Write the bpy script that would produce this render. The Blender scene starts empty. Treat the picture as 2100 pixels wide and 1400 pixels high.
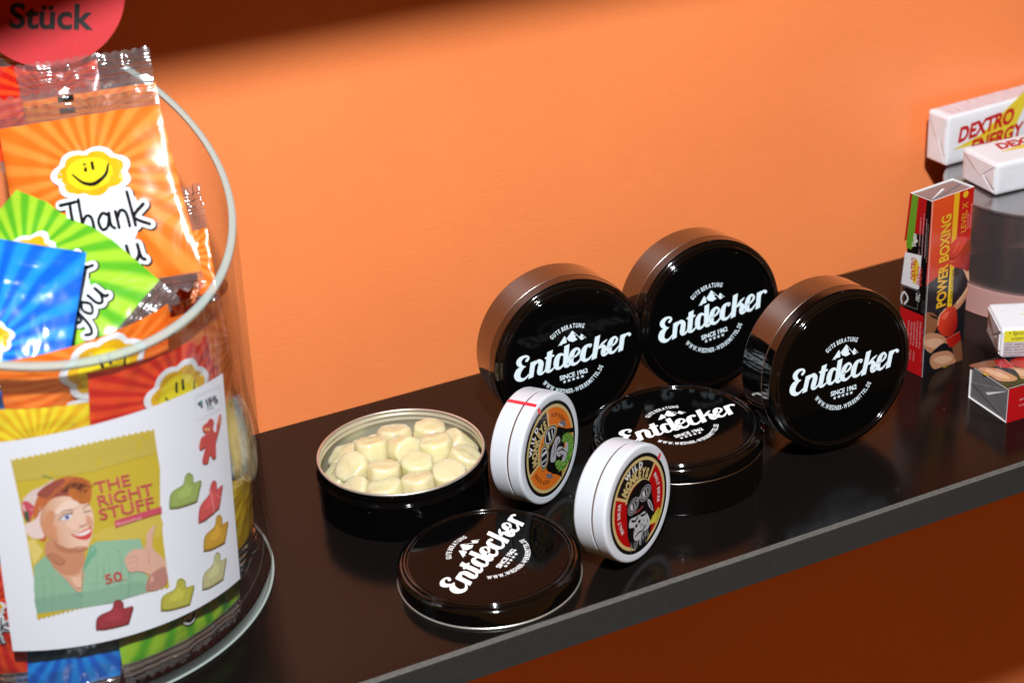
import bpy, bmesh, math, random
from mathutils import Vector, Matrix, noise
from mathutils.geometry import tessellate_polygon
random.seed(7)
S=bpy.context.scene; COL=S.collection
pi=math.pi; R_=math.radians

# ---------------------------------------------------------------- camera
cd=bpy.data.cameras.new('camera'); cam=bpy.data.objects.new('camera',cd); COL.objects.link(cam); S.camera=cam
RT=Vector((0.90185788,-0.4282987,-0.05667964)); UP=Vector((0.24144074,0.3908511,0.88822395)); FW=Vector((0.35827187,0.81473654,-0.4559009))
CP=Vector((-0.30256275,-0.65894563,0.38016234))
M=Matrix((RT,UP,-FW)).transposed().to_4x4(); M.translation=CP; cam.matrix_world=M
cd.sensor_width=36; cd.lens=3574.268*36/2100; cd.clip_start=0.02; cd.clip_end=20
cd.dof.use_dof=True; cd.dof.focus_distance=0.70; cd.dof.aperture_fstop=12
# ---------------------------------------------------------------- light
w=bpy.data.worlds.new('World'); S.world=w; w.use_nodes=True
bg=w.node_tree.nodes['Background']; bg.inputs[0].default_value=(1.0,0.38,0.08,1); bg.inputs[1].default_value=0.165
ld=bpy.data.lights.new('flash','AREA'); ld.shape='DISK'; ld.size=0.065; ld.energy=26.5; ld.color=(0.93,0.97,1.0)
lo=bpy.data.objects.new('flash',ld); COL.objects.link(lo); lo.location=(-0.30,-0.80,0.965)
lo.rotation_euler=(Vector((-0.02,-0.05,0.03))-lo.location).to_track_quat('-Z','Y').to_euler()
S.view_settings.view_transform='Standard'; S.view_settings.look='None'; S.view_settings.exposure=0.0; S.view_settings.gamma=1
S.cycles.max_bounces=10; S.cycles.transparent_max_bounces=24; S.cycles.glossy_bounces=5; S.cycles.transmission_bounces=8
S.cycles.caustics_reflective=False; S.cycles.caustics_refractive=False; S.cycles.sample_clamp_indirect=4; S.cycles.use_denoising=True

# ---------------------------------------------------------------- helpers
def lin(c):
    f=lambda x:(x/12.92 if x<=.04045 else ((x+.055)/1.055)**2.4)
    return tuple(f(v/255.) for v in c[:3])+(1,)
class NT:
    def __init__(s,name):
        s.m=bpy.data.materials.new(name); s.m.use_nodes=True; s.t=s.m.node_tree; s.b=s.t.nodes['Principled BSDF']; s.out=s.t.nodes['Material Output']
    def n(s,k,**kw):
        x=s.t.nodes.new(k)
        for a,v in kw.items():
            if a.startswith('i_'):
                q=a[2:]; q=int(q) if q.isdigit() else q
                x.inputs[q].default_value=v
            else: setattr(x,a,v)
        return x
    def l(s,a,b): s.t.links.new(a,b)
    def math(s,op,a,b=None):
        x=s.t.nodes.new('ShaderNodeMath'); x.operation=op
        for i,v in enumerate((a,b)):
            if v is None: continue
            if isinstance(v,(int,float)): x.inputs[i].default_value=v
            else: s.l(v,x.inputs[i])
        return x.outputs[0]
def pm(name,col,rough=.4,metal=0,spec=.5,coat=0,bump=None,sss=0,var=0):
    t=NT(name); b=t.b; b.inputs['Base Color'].default_value=lin(col); b.inputs['Roughness'].default_value=rough
    b.inputs['Metallic'].default_value=metal; b.inputs['Specular IOR Level'].default_value=spec
    b.inputs['Coat Weight'].default_value=coat; b.inputs['Coat Roughness'].default_value=.05
    co=t.n('ShaderNodeTexCoord')
    if var:
        nz=t.n('ShaderNodeTexNoise',i_Scale=60.,i_Detail=5.); t.l(co.outputs['Object'],nz.inputs['Vector'])
        mx=t.n('ShaderNodeMix',data_type='RGBA'); c=lin(col); mx.inputs['A'].default_value=tuple(x*(1-var) for x in c[:3])+(1,); mx.inputs['B'].default_value=tuple(min(1,x*(1+var)) for x in c[:3])+(1,)
        t.l(nz.outputs[0],mx.inputs['Factor']); t.l(mx.outputs['Result'],b.inputs['Base Color'])
    if bump:
        sc,st,ds=bump
        nz=t.n('ShaderNodeTexNoise',i_Scale=float(sc),i_Detail=4.); t.l(co.outputs['Object'],nz.inputs['Vector'])
        bp=t.n('ShaderNodeBump',i_Strength=float(st),i_Distance=float(ds)); t.l(nz.outputs[0],bp.inputs['Height']); t.l(bp.outputs[0],b.inputs['Normal'])
    if sss:
        b.inputs['Subsurface Weight'].default_value=sss; b.inputs['Subsurface Radius'].default_value=(1,.8,.45); b.inputs['Subsurface Scale'].default_value=.006
    return t.m
def mesh(name,vs,fs,mat,parent=None,smooth=False,uv=None,mat2=None,fmat=None):
    me=bpy.data.meshes.new(name); me.from_pydata([tuple(v) for v in vs],[],fs)
    if uv:
        L=me.uv_layers.new(name='UVMap')
        for lp in me.loops: L.data[lp.index].uv=uv[lp.vertex_index]
    me.materials.append(mat)
    if mat2: me.materials.append(mat2)
    if fmat:
        for p,k in zip(me.polygons,fmat): p.material_index=k
    if smooth: me.polygons.foreach_set('use_smooth',[True]*len(me.polygons))
    me.update(); o=bpy.data.objects.new(name,me); COL.objects.link(o)
    if parent: o.parent=parent
    return o
def from_bm(name,bm,mat,parent=None,smooth=False):
    me=bpy.data.meshes.new(name); bm.to_mesh(me); bm.free(); me.materials.append(mat)
    if smooth: me.polygons.foreach_set('use_smooth',[True]*len(me.polygons))
    o=bpy.data.objects.new(name,me); COL.objects.link(o)
    if parent: o.parent=parent
    return o
def tag(o,label,cat,group=None):
    o['label']=label; o['category']=cat
    if group: o['group']=group
    return o
def thing(name,label,cat,mw,group=None):
    o=bpy.data.objects.new(name,None); COL.objects.link(o); o.matrix_world=mw; o.empty_display_size=.01
    return tag(o,label,cat,group)
def frame(org,x,y,z):
    m=Matrix((Vector(x),Vector(y),Vector(z))).transposed().to_4x4(); m.translation=Vector(org); return m
def rnd_prof(P,n=5):
    """P: (r,z,radius) corners -> dense profile with support points"""
    out=[]
    for i,(r,z,q) in enumerate(P):
        p=Vector((r,z))
        if q==0 or i in(0,len(P)-1): out.append(p); continue
        a=Vector(P[i-1][:2]); b=Vector(P[i+1][:2]); da=(a-p); db=(b-p)
        la,lb=da.length,db.length; da.normalize(); db.normalize(); q2=min(q,la*.45,lb*.45)
        s=p+da*q2; e=p+db*q2
        out.append(s+da*min(.00008,la*.04))
        for k in range(n+1):
            t=k/n; out.append(s*(1-t)**2+p*2*t*(1-t)+e*t*t)
        out.append(e+db*min(.00008,lb*.04))
    return out
def lathe(name,prof,mat,parent=None,n=160,closed=False,a0=0,a1=2*pi):
    vs=[];fs=[];full=abs(a1-a0-2*pi)<1e-6; m=n if full else n+1
    for p in prof:
        for k in range(m):
            a=a0+(a1-a0)*k/n; vs.append((max(p[0],1e-6)*math.cos(a),max(p[0],1e-6)*math.sin(a),p[1]))
    q=len(prof)
    for i in range(q if closed else q-1):
        for k in range(n):
            a=i*m+k; b=i*m+(k+1)%m; c=((i+1)%q)*m+(k+1)%m; d=((i+1)%q)*m+k
            fs.append((a,b,c,d))
    return mesh(name,vs,fs,mat,parent,smooth=True)
def bevbox(name,x0,x1,y0,y1,z0,z1,mat,parent=None,bev=.0008,seg=3):
    bm=bmesh.new(); bmesh.ops.create_cube(bm,size=1)
    for v in bm.verts: v.co=Vector((x0+(v.co.x+.5)*(x1-x0),y0+(v.co.y+.5)*(y1-y0),z0+(v.co.z+.5)*(z1-z0)))
    if bev: bmesh.ops.bevel(bm,geom=list(bm.edges),offset=bev,segments=seg,affect='EDGES',profile=.5)
    return from_bm(name,bm,mat,parent)

# print colours live in a colour attribute of the flat art
def print_mat(name,rough=.3,coat=0.,spec=.5,k=1):
    t=NT(name); a=t.n('ShaderNodeAttribute',attribute_name='Col'); t.l(a.outputs['Color'],t.b.inputs['Base Color'])
    t.b.inputs['Roughness'].default_value=rough; t.b.inputs['Coat Weight'].default_value=coat; t.b.inputs['Specular IOR Level'].default_value=spec; t.b.inputs['Coat Weight'].default_value=coat; t.b.inputs['Coat Roughness'].default_value=.06
    if k!=1:
        m=t.n('ShaderNodeMix',data_type='RGBA',blend_type='MULTIPLY'); m.inputs['Factor'].default_value=1; m.inputs['B'].default_value=(k,k,k,1); t.l(a.outputs['Color'],m.inputs['A']); t.l(m.outputs['Result'],t.b.inputs['Base Color'])
    return t.m
PM_LOGO=print_mat('lid_lettering',.25,0,.5,1.28); PM_GLOSS=print_mat('print_gloss',.22,.3); PM_MAT=print_mat('print_matt',.5); PM_FILM=print_mat('print_on_film',.18,.8)

_fc={}
def glyphs(s,bold=0.0):
    k=(s,bold)
    if k in _fc: return _fc[k]
    c=bpy.data.curves.new('t','FONT'); c.body=s; c.offset=bold; c.resolution_u=4
    o=bpy.data.objects.new('t',c); COL.objects.link(o)
    dg=bpy.context.evaluated_depsgraph_get(); me=bpy.data.meshes.new_from_object(o.evaluated_get(dg))
    vs=[(v.co.x,v.co.y) for v in me.vertices]; fs=[tuple(p.vertices) for p in me.polygons]
    bpy.data.objects.remove(o); bpy.data.curves.remove(c); bpy.data.meshes.remove(me)
    _fc[k]=(vs,fs); return _fc[k]
def cr(P,closed=False,n=6):
    out=[];m=len(P); d=len(P[0])
    rng=range(m if closed else m-1)
    for i in rng:
        p=[P[(i+j)%m] if closed else P[min(max(i+j,0),m-1)] for j in(-1,0,1,2)]
        for k in range(n):
            t=k/n; out.append(tuple(.5*((2*p[1][q])+(-p[0][q]+p[2][q])*t+(2*p[0][q]-5*p[1][q]+4*p[2][q]-p[3][q])*t*t+(-p[0][q]+3*p[1][q]-3*p[2][q]+p[3][q])*t**3) for q in range(d)))
    if not closed: out.append(tuple(P[-1]))
    return out
class Art:
    def __init__(s): s.el=[]
    def add(s,v,f,c): s.el.append((v,f,c))
    def poly(s,P,c,smooth=False,n=4):
        if smooth: P=cr(P,True,n)
        t=tessellate_polygon([[Vector((a[0],a[1],0)) for a in P]])
        s.add([tuple(p[:2]) for p in P],[tuple(x) for x in t],c)
    def stroke(s,P,w,c,sm=True,n=5,caps=True):
        P=[(p[0],p[1],(p[2] if len(p)>2 else w)) for p in P]
        if sm and len(P)>2: P=cr(P,False,n)
        v=[];f=[];N=len(P)
        for i,p in enumerate(P):
            a=P[max(i-1,0)]; b=P[min(i+1,N-1)]; dx,dy=b[0]-a[0],b[1]-a[1]; L=math.hypot(dx,dy) or 1; nx,ny=-dy/L,dx/L; h=p[2]/2
            v+=[(p[0]+nx*h,p[1]+ny*h),(p[0]-nx*h,p[1]-ny*h)]
            if i: f.append((2*i-2,2*i-1,2*i+1,2*i))
        if caps:
            for i,j,sg in((0,1,-1),(N-1,N-2,-1)):
                p=P[i]; q=P[j]; an=math.atan2(p[1]-q[1],p[0]-q[0]); h=p[2]/2; b=len(v); m=7
                for k in range(m): a=an-pi/2+pi*k/(m-1); v.append((p[0]+h*math.cos(a),p[1]+h*math.sin(a)))
                f.append(tuple(range(b,b+m)))
        s.add(v,f,c)
    def disc(s,x,y,rx,ry,c,n=28,rot=0):
        cr_,sr=math.cos(rot),math.sin(rot); v=[]
        for k in range(n):
            a=2*pi*k/n; u,w_=rx*math.cos(a),ry*math.sin(a); v.append((x+u*cr_-w_*sr,y+u*sr+w_*cr_))
        s.add(v,[tuple(range(n))],c)
    def sector(s,x,y,r0,r1,a0,a1,c,n=40):
        v=[];f=[]
        for k in range(n+1):
            a=R_(a0+(a1-a0)*k/n); v+=[(x+r0*math.cos(a),y+r0*math.sin(a)),(x+r1*math.cos(a),y+r1*math.sin(a))]
            if k: f.append((2*k-2,2*k-1,2*k+1,2*k))
        s.add(v,f,c)
    def text(s,t,x,y,size,c,rot=0,sx=1,bold=0.,shear=0,align='l',fit=None):
        vs,fs=glyphs(t,bold)
        if not vs: return
        x0=min(v[0] for v in vs); x1=max(v[0] for v in vs); W=x1-x0
        if fit: sx=fit/(W*size)
        off={'l':0,'c':-W/2,'r':-W}[align]; cc,ss=math.cos(R_(rot)),math.sin(R_(rot)); v=[]
        for a,b in vs:
            a=(a-x0+off+shear*b)*size*sx; b=b*size; v.append((x+a*cc-b*ss,y+a*ss+b*cc))
        s.add(v,fs,c)
    def arctext(s,t,cx,cy,r,a_mid,size,c,span,top=True,sx=1,bold=0.):
        ws=[]
        for ch in t:
            if ch==' ': ws.append(.30); continue
            vs,_=glyphs(ch,bold); ws.append((max(v[0] for v in vs)-min(v[0] for v in vs))+.10)
        tot=sum(ws); sg=-1 if top else 1; a=a_mid-sg*span/2
        for ch,wd in zip(t,ws):
            am=a+sg*span*(wd/2)/tot; a+=sg*span*wd/tot
            if ch==' ': continue
            vs,fs=glyphs(ch,bold); x0=min(v[0] for v in vs); x1=max(v[0] for v in vs); m=(x0+x1)/2
            an=R_(am); e=Vector((math.cos(an),math.sin(an))); tx=Vector((math.sin(an),-math.cos(an)))*(1 if top else -1); ty=e*(1 if top else -1)
            k=size*(sx if sx else 1); v=[]
            for p in vs:
                q=Vector((cx,cy))+e*r+tx*((p[0]-m)*k)+ty*(p[1]*size); v.append((q.x,q.y))
            s.add(v,fs,c)
    def build(s,name,parent,mp,mat,cut=None,base=3e-5,step=5e-6):
        bm=bmesh.new(); cols=[e[2] for e in s.el]; K=.74
        for k,(v,f,c) in enumerate(s.el):
            bv=[bm.verts.new((a[0],a[1],float(k))) for a in v]
            for q in f:
                if len(set(q))<3: continue
                try: bm.faces.new([bv[i] for i in q])
                except ValueError: pass
        if cut:
            X=[v.co.x for v in bm.verts]; Y=[v.co.y for v in bm.verts]
            for ax,lo_,hi,st in((0,min(X),max(X),cut[0]),(1,min(Y),max(Y),cut[1])):
                if not st: continue
                q=math.floor(lo_/st)*st+st
                while q<hi:
                    no=(1,0,0) if ax==0 else (0,1,0); co=(q,0,0) if ax==0 else (0,q,0)
                    bmesh.ops.bisect_plane(bm,geom=bm.verts[:]+bm.edges[:]+bm.faces[:],plane_co=co,plane_no=no,dist=1e-7); q+=st
        ca=bm.verts.layers.float_color.new('Col')
        for v in bm.verts:
            k=int(round(v.co.z)); c=cols[k]
            if isinstance(c,tuple) and c and c[0]=='g':
                _,c1,c2,p,q=c; dx,dy=q[0]-p[0],q[1]-p[1]; t=((v.co.x-p[0])*dx+(v.co.y-p[1])*dy)/(dx*dx+dy*dy); t=min(max(t,0),1)
                a1,a2=lin(c1),lin(c2); c=tuple(a1[i]*(1-t)+a2[i]*t for i in range(3))+(1,)
            else: c=lin(c)
            c=(c[0]*K,c[1]*K,c[2]*K,1)
            v[ca]=c; v.co=mp(v.co.x,v.co.y,base+k*step)
        bmesh.ops.recalc_face_normals(bm,faces=bm.faces)
        return from_bm(name,bm,mat,parent)
def quadmap(q):
    """bilinear: drawing units with corners TL,TR,BR,BL -> unit square, s right, t up"""
    (ax,ay),(bx,by),(cx,cy),(dx,dy)=q
    def f(x,y):
        s_=t_=.5
        for _ in range(12):
            tt=1-t_
            X=(ax*(1-s_)+bx*s_)*t_+(dx*(1-s_)+cx*s_)*tt; Y=(ay*(1-s_)+by*s_)*t_+(dy*(1-s_)+cy*s_)*tt
            xs=(bx-ax)*t_+(cx-dx)*tt; ys=(by-ay)*t_+(cy-dy)*tt
            xt=(ax*(1-s_)+bx*s_)-(dx*(1-s_)+cx*s_); yt=(ay*(1-s_)+by*s_)-(dy*(1-s_)+cy*s_)
            D=xs*yt-xt*ys; ex,ey=x-X,y-Y; s_+=(ex*yt-xt*ey)/D; t_+=(xs*ey-ex*ys)/D
        return s_,t_
    return f

# ---------------------------------------------------------------- materials
def mat_wall():
    t=NT('orange_fabric'); co=t.n('ShaderNodeTexCoord')
    mp=t.n('ShaderNodeMapping'); mp.inputs['Scale'].default_value=(110,1,2300); t.l(co.outputs['Object'],mp.inputs[0])
    n1=t.n('ShaderNodeTexNoise',i_Scale=1.,i_Detail=4.,i_Roughness=.6); t.l(mp.outputs[0],n1.inputs['Vector'])
    mp2=t.n('ShaderNodeMapping'); mp2.inputs['Scale'].default_value=(2600,1,500); t.l(co.outputs['Object'],mp2.inputs[0])
    n2=t.n('ShaderNodeTexNoise',i_Scale=1.,i_Detail=2.); t.l(mp2.outputs[0],n2.inputs['Vector'])
    h=t.math('ADD',n1.outputs[0],t.math('MULTIPLY',n2.outputs[0],.5))
    bp=t.n('ShaderNodeBump',i_Strength=.32,i_Distance=.0004); t.l(h,bp.inputs['Height']); t.l(bp.outputs[0],t.b.inputs['Normal'])
    n3=t.n('ShaderNodeTexNoise',i_Scale=9.,i_Detail=5.); t.l(co.outputs['Object'],n3.inputs['Vector'])
    cr_=t.n('ShaderNodeValToRGB'); cr_.color_ramp.elements[0].position=.3; cr_.color_ramp.elements[1].position=.75
    cr_.color_ramp.elements[0].color=(.86,.234,.067,1); cr_.color_ramp.elements[1].color=(.95,.264,.079,1)
    t.l(n3.outputs[0],cr_.inputs[0])
    mx=t.n('ShaderNodeMix',data_type='RGBA',blend_type='MULTIPLY'); mx.inputs['Factor'].default_value=1
    c2=t.n('ShaderNodeValToRGB'); c2.color_ramp.elements[0].color=(.93,.92,.91,1); c2.color_ramp.elements[1].color=(1.,1,1,1); c2.color_ramp.elements[0].position=.35; c2.color_ramp.elements[1].position=.65
    t.l(n1.outputs[0],c2.inputs[0]); t.l(cr_.outputs[0],mx.inputs['A']); t.l(c2.outputs[0],mx.inputs['B']); t.l(mx.outputs['Result'],t.b.inputs['Base Color'])
    t.b.inputs['Roughness'].default_value=.36; t.b.inputs['Specular IOR Level'].default_value=.85; t.b.inputs['Sheen Weight'].default_value=.1
    return t.m
def mat_shelf():
    t=NT('dark_laminate'); co=t.n('ShaderNodeTexCoord')
    n=t.n('ShaderNodeTexNoise',i_Scale=900.,i_Detail=3.); t.l(co.outputs['Object'],n.inputs['Vector'])
    n2=t.n('ShaderNodeTexNoise',i_Scale=14.,i_Detail=5.); t.l(co.outputs['Object'],n2.inputs['Vector'])
    bp=t.n('ShaderNodeBump',i_Strength=.09,i_Distance=.0002); t.l(n.outputs[0],bp.inputs['Height']); t.l(bp.outputs[0],t.b.inputs['Normal'])
    v=t.n('ShaderNodeTexVoronoi',i_Scale=95.); t.l(co.outputs['Object'],v.inputs['Vector'])
    sp=t.math('LESS_THAN',v.outputs['Distance'],.028)
    n4=t.n('ShaderNodeTexNoise',i_Scale=30.); t.l(co.outputs['Object'],n4.inputs['Vector']); sp=t.math('MULTIPLY',sp,t.math('GREATER_THAN',n4.outputs[0],.52))
    mx=t.n('ShaderNodeMix',data_type='RGBA'); mx.inputs['A'].default_value=(.0048,.0038,.0034,1); mx.inputs['B'].default_value=(.22,.17,.14,1); t.l(sp,mx.inputs['Factor'])
    t.l(mx.outputs['Result'],t.b.inputs['Base Color'])
    r=t.n('ShaderNodeMapRange'); r.inputs['To Min'].default_value=.13; r.inputs['To Max'].default_value=.22; t.l(n2.outputs[0],r.inputs[0]); t.l(r.outputs[0],t.b.inputs['Roughness'])
    t.b.inputs['Specular IOR Level'].default_value=.24
    return t.m
def mat_edge(c0,c1):
    t=NT('shelf_edge_band'); co=t.n('ShaderNodeTexCoord'); mp=t.n('ShaderNodeMapping'); mp.inputs['Scale'].default_value=(500,500,2200); t.l(co.outputs['Object'],mp.inputs[0])
    n=t.n('ShaderNodeTexNoise',i_Scale=1.,i_Detail=5.,i_Roughness=.7); t.l(mp.outputs[0],n.inputs['Vector'])
    cr_=t.n('ShaderNodeValToRGB'); cr_.color_ramp.elements[0].color=c0; cr_.color_ramp.elements[1].color=c1; cr_.color_ramp.elements[0].position=.3; cr_.color_ramp.elements[1].position=.7
    t.l(n.outputs[0],cr_.inputs[0]); t.l(cr_.outputs[0],t.b.inputs['Base Color']); t.b.inputs['Roughness'].default_value=.6
    return t.m
def mat_tin(name='black_lacquer',spec=.10,bs=.04,coat=0):
    t=NT(name); t.b.inputs['Base Color'].default_value=(.0022,.0020,.0020,1); t.b.inputs['Roughness'].default_value=.045
    t.b.inputs['IOR'].default_value=1.5; t.b.inputs['Specular IOR Level'].default_value=spec; t.b.inputs['Coat Weight'].default_value=coat; t.b.inputs['Coat Roughness'].default_value=.06
    co=t.n('ShaderNodeTexCoord'); n=t.n('ShaderNodeTexNoise',i_Scale=120.,i_Detail=3.); t.l(co.outputs['Object'],n.inputs['Vector'])
    n2=t.n('ShaderNodeTexNoise',i_Scale=35.,i_Detail=6.,i_Roughness=.7); t.l(co.outputs['Object'],n2.inputs['Vector'])
    r=t.n('ShaderNodeMapRange'); r.inputs['From Min'].default_value=.45; r.inputs['From Max'].default_value=.75; r.inputs['To Min'].default_value=.06; r.inputs['To Max'].default_value=.15; t.l(n2.outputs[0],r.inputs[0]); t.l(r.outputs[0],t.b.inputs['Roughness'])
    vo=t.n('ShaderNodeTexVoronoi',i_Scale=260.); t.l(co.outputs['Object'],vo.inputs['Vector']); n5=t.n('ShaderNodeTexNoise',i_Scale=45.); t.l(co.outputs['Object'],n5.inputs['Vector'])
    sp=t.math('MULTIPLY',t.math('LESS_THAN',vo.outputs['Distance'],.040),t.math('GREATER_THAN',n5.outputs[0],.56))
    mx=t.n('ShaderNodeMix',data_type='RGBA'); mx.inputs['A'].default_value=(.0016,.0015,.0015,1); mx.inputs['B'].default_value=(.16,.15,.14,1); t.l(sp,mx.inputs['Factor']); t.l(mx.outputs['Result'],t.b.inputs['Base Color'])
    bp=t.n('ShaderNodeBump',i_Strength=bs,i_Distance=.0002); t.l(n.outputs[0],bp.inputs['Height']); t.l(bp.outputs[0],t.b.inputs['Normal'])
    return t.m
def thin(name,tint,op=.0,rough=.04,bump=None,diff=(.8,.8,.8),ior=1.49,gloss=1.):
    """thin clear plastic: see-through, fresnel gloss, a little milky body"""
    t=NT(name); t.t.nodes.remove(t.b)
    tr=t.n('ShaderNodeBsdfTransparent'); tr.inputs[0].default_value=tint+(1,)
    di=t.n('ShaderNodeBsdfDiffuse'); di.inputs[0].default_value=diff+(1,)
    gl=t.n('ShaderNodeBsdfGlossy'); gl.inputs['Roughness'].default_value=rough
    m1=t.n('ShaderNodeMixShader'); m1.inputs[0].default_value=op; t.l(tr.outputs[0],m1.inputs[1]); t.l(di.outputs[0],m1.inputs[2])
    fr=t.n('ShaderNodeFresnel'); ge=t.n('ShaderNodeNewGeometry'); t.l(t.math('ADD',t.math('MULTIPLY',ge.outputs['Backfacing'],1/ior-ior),ior),fr.inputs[0])
    if bump:
        co=t.n('ShaderNodeTexCoord'); n=t.n('ShaderNodeTexNoise',i_Scale=float(bump[0]),i_Detail=3.); t.l(co.outputs['Object'],n.inputs['Vector'])
        b=t.n('ShaderNodeBump',i_Strength=float(bump[1]),i_Distance=float(bump[2])); t.l(n.outputs[0],b.inputs['Height']); t.l(b.outputs[0],gl.inputs['Normal']); t.l(b.outputs[0],fr.inputs['Normal'])
    m2=t.n('ShaderNodeMixShader'); t.l(t.math('MULTIPLY',fr.outputs[0],gloss),m2.inputs[0]); t.l(m1.outputs[0],m2.inputs[1]); t.l(gl.outputs[0],m2.inputs[2])
    t.l(m2.outputs[0],t.out.inputs['Surface']); return t.m
def mat_candy():
    t=NT('boiled_sweet'); oi=t.n('ShaderNodeObjectInfo'); co=t.n('ShaderNodeTexCoord'); b=t.b
    n=t.n('ShaderNodeTexNoise',i_Scale=110.,i_Detail=4.); t.l(co.outputs['Object'],n.inputs['Vector'])
    f=t.math('ADD',t.math('MULTIPLY',oi.outputs['Random'],.75),t.math('MULTIPLY',t.math('SUBTRACT',n.outputs[0],.4),.9)); cl=t.n('ShaderNodeClamp'); t.l(f,cl.inputs[0])
    mx=t.n('ShaderNodeMix',data_type='RGBA'); mx.inputs['A'].default_value=lin((238,232,178)); mx.inputs['B'].default_value=lin((243,222,178)); t.l(cl.outputs[0],mx.inputs['Factor']); t.l(mx.outputs['Result'],b.inputs['Base Color'])
    b.inputs['Subsurface Weight'].default_value=.75; b.inputs['Subsurface Radius'].default_value=(1,.9,.55); b.inputs['Subsurface Scale'].default_value=.011; b.inputs['Transmission Weight'].default_value=.25; b.inputs['IOR'].default_value=1.5
    n2=t.n('ShaderNodeTexNoise',i_Scale=420.,i_Detail=3.); t.l(co.outputs['Object'],n2.inputs['Vector'])
    bp=t.n('ShaderNodeBump',i_Strength=.45,i_Distance=.0007); t.l(n2.outputs[0],bp.inputs['Height']); t.l(bp.outputs[0],b.inputs['Normal'])
    b.inputs['Roughness'].default_value=.16; b.inputs['Specular IOR Level'].default_value=.7
    return t.m
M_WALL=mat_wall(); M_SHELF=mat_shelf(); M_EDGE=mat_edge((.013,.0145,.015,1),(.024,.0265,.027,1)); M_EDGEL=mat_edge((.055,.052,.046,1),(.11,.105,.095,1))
M_TIN=mat_tin(); M_TINL=mat_tin('black_lacquer_rim',.6,.04,.35); M_TINB=mat_tin('black_lacquer_side',1.0,.5,1.); M_SILVER=pm('bare_tinplate',(214,212,204),.32,.8,bump=(400,.08,.0002)); M_GOLD=pm('inside_lacquer',(214,210,186),.32,.55,bump=(90,.12,.0004))
M_WHITE=pm('white_enamel',(197,202,209),.30,0,.45,coat=.15,bump=(160,.10,.0003)); M_COPPER=pm('raw_rim_metal',(104,78,60),.4,.3)
M_SEAM=pm('lid_curl_metal',(170,160,150),.25,1.)
M_CANDY=mat_candy()
M_PAPER=pm('label_paper',(206,211,220),.5,0,.3,coat=.25)
M_WAX=pm('wrapper_paper',(216,219,224),.42,0,.35,bump=(70,.45,.0012))
M_FOIL=pm('foil_paper',(176,178,184),.4,.75,bump=(150,.5,.001))
M_CARD=pm('card_edge',(236,234,232),.6)
M_ACR=thin('clear_acrylic',(.985,.99,.99),.008,.015,gloss=.65)
M_ACRIM=thin('acrylic_cut_edge',(.80,.86,.84),.45,.12,None,(.52,.60,.57))
M_RISER=thin('smoky_acrylic',(.74,.69,.70),.05,.22,(60,.30,.001),(.60,.60,.64),1.6,3.4)
M_RISERB=thin('painted_reflection',(.85,.62,.58),.62,.15,None,(.72,.42,.38))  # pinkish reflection low on the riser, put into the colour
M_FILM=thin('clear_film',(.97,.97,.97),.08,.13,(220,.6,.0010),(.85,.85,.85),1.55,7.)
M_SIGN=thin('red_sign_film',(.92,.22,.18),.42,.22,None,(.80,.09,.10))
def mat_bag(name,c1,c2,cx,cy,rays=22):
    c1=tuple(v*.90 for v in c1); c2=tuple(v*.90 for v in c2)
    t=NT(name); uv=t.n('ShaderNodeUVMap'); sp=t.n('ShaderNodeSeparateXYZ'); t.l(uv.outputs[0],sp.inputs[0])
    dx=t.math('SUBTRACT',sp.outputs[0],cx); dy=t.math('SUBTRACT',sp.outputs[1],cy); a=t.math('ARCTAN2',dy,dx)
    s=t.math('SINE',t.math('MULTIPLY',a,float(rays))); s=t.math('ADD',t.math('MULTIPLY',s,.75),.5)
    co=t.n('ShaderNodeTexCoord'); n=t.n('ShaderNodeTexNoise',i_Scale=40.,i_Detail=2.); t.l(co.outputs['Object'],n.inputs['Vector'])
    s=t.math('ADD',s,t.math('SUBTRACT',n.outputs[0],.5)); cl=t.n('ShaderNodeClamp'); t.l(s,cl.inputs[0])
    mx=t.n('ShaderNodeMix',data_type='RGBA'); mx.inputs['A'].default_value=lin(c1); mx.inputs['B'].default_value=lin(c2); t.l(cl.outputs[0],mx.inputs['Factor']); t.l(mx.outputs['Result'],t.b.inputs['Base Color'])
    n2=t.n('ShaderNodeTexNoise',i_Scale=34.,i_Detail=3.,i_Roughness=.45,i_Distortion=1.0); t.l(co.outputs['Object'],n2.inputs['Vector'])
    bp=t.n('ShaderNodeBump',i_Strength=.42,i_Distance=.006); t.l(n2.outputs[0],bp.inputs['Height']); t.l(bp.outputs[0],t.b.inputs['Normal'])
    t.b.inputs['Roughness'].default_value=.26; t.b.inputs['Coat Weight'].default_value=.7; t.b.inputs['Coat Roughness'].default_value=.09
    return t.m
# ---------------------------------------------------------------- setting
def structure(o): o['kind']='structure'; return o
def sheet(name,P,mat):
    return structure(mesh(name,P,[(0,1,2,3)],mat))
sheet('wall',[(-1.2,0,-.9),(1.4,0,-.9),(1.4,0,.9),(-1.2,0,.9)],M_WALL)
SD=.18706
# display shelf: one board with a chamfered strip along its front edge
def board(name,x0,x1,z,th):
    vs=[];fs=[];fm=[]
    prof=[(0-.0005,z),(-SD+.0003,z),(-SD-.0006,z-.0017),(-SD-.0006,z-th),(-.0005,z-th)]
    for x in(x0,x1):
        for y,zz in prof: vs.append((x,y,zz))
    n=len(prof)
    for i in range(n): fs.append((i,(i+1)%n,n+(i+1)%n,n+i))
    fs+=[tuple(range(n))[::-1],tuple(range(n,2*n))]
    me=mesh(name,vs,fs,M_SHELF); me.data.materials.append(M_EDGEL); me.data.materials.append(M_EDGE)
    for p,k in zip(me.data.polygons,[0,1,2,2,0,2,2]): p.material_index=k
    return structure(me)
board('shelf',-.75,.9,0,.0146)
board('upper_shelf',-.75,.9,.3666,.0146)

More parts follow.
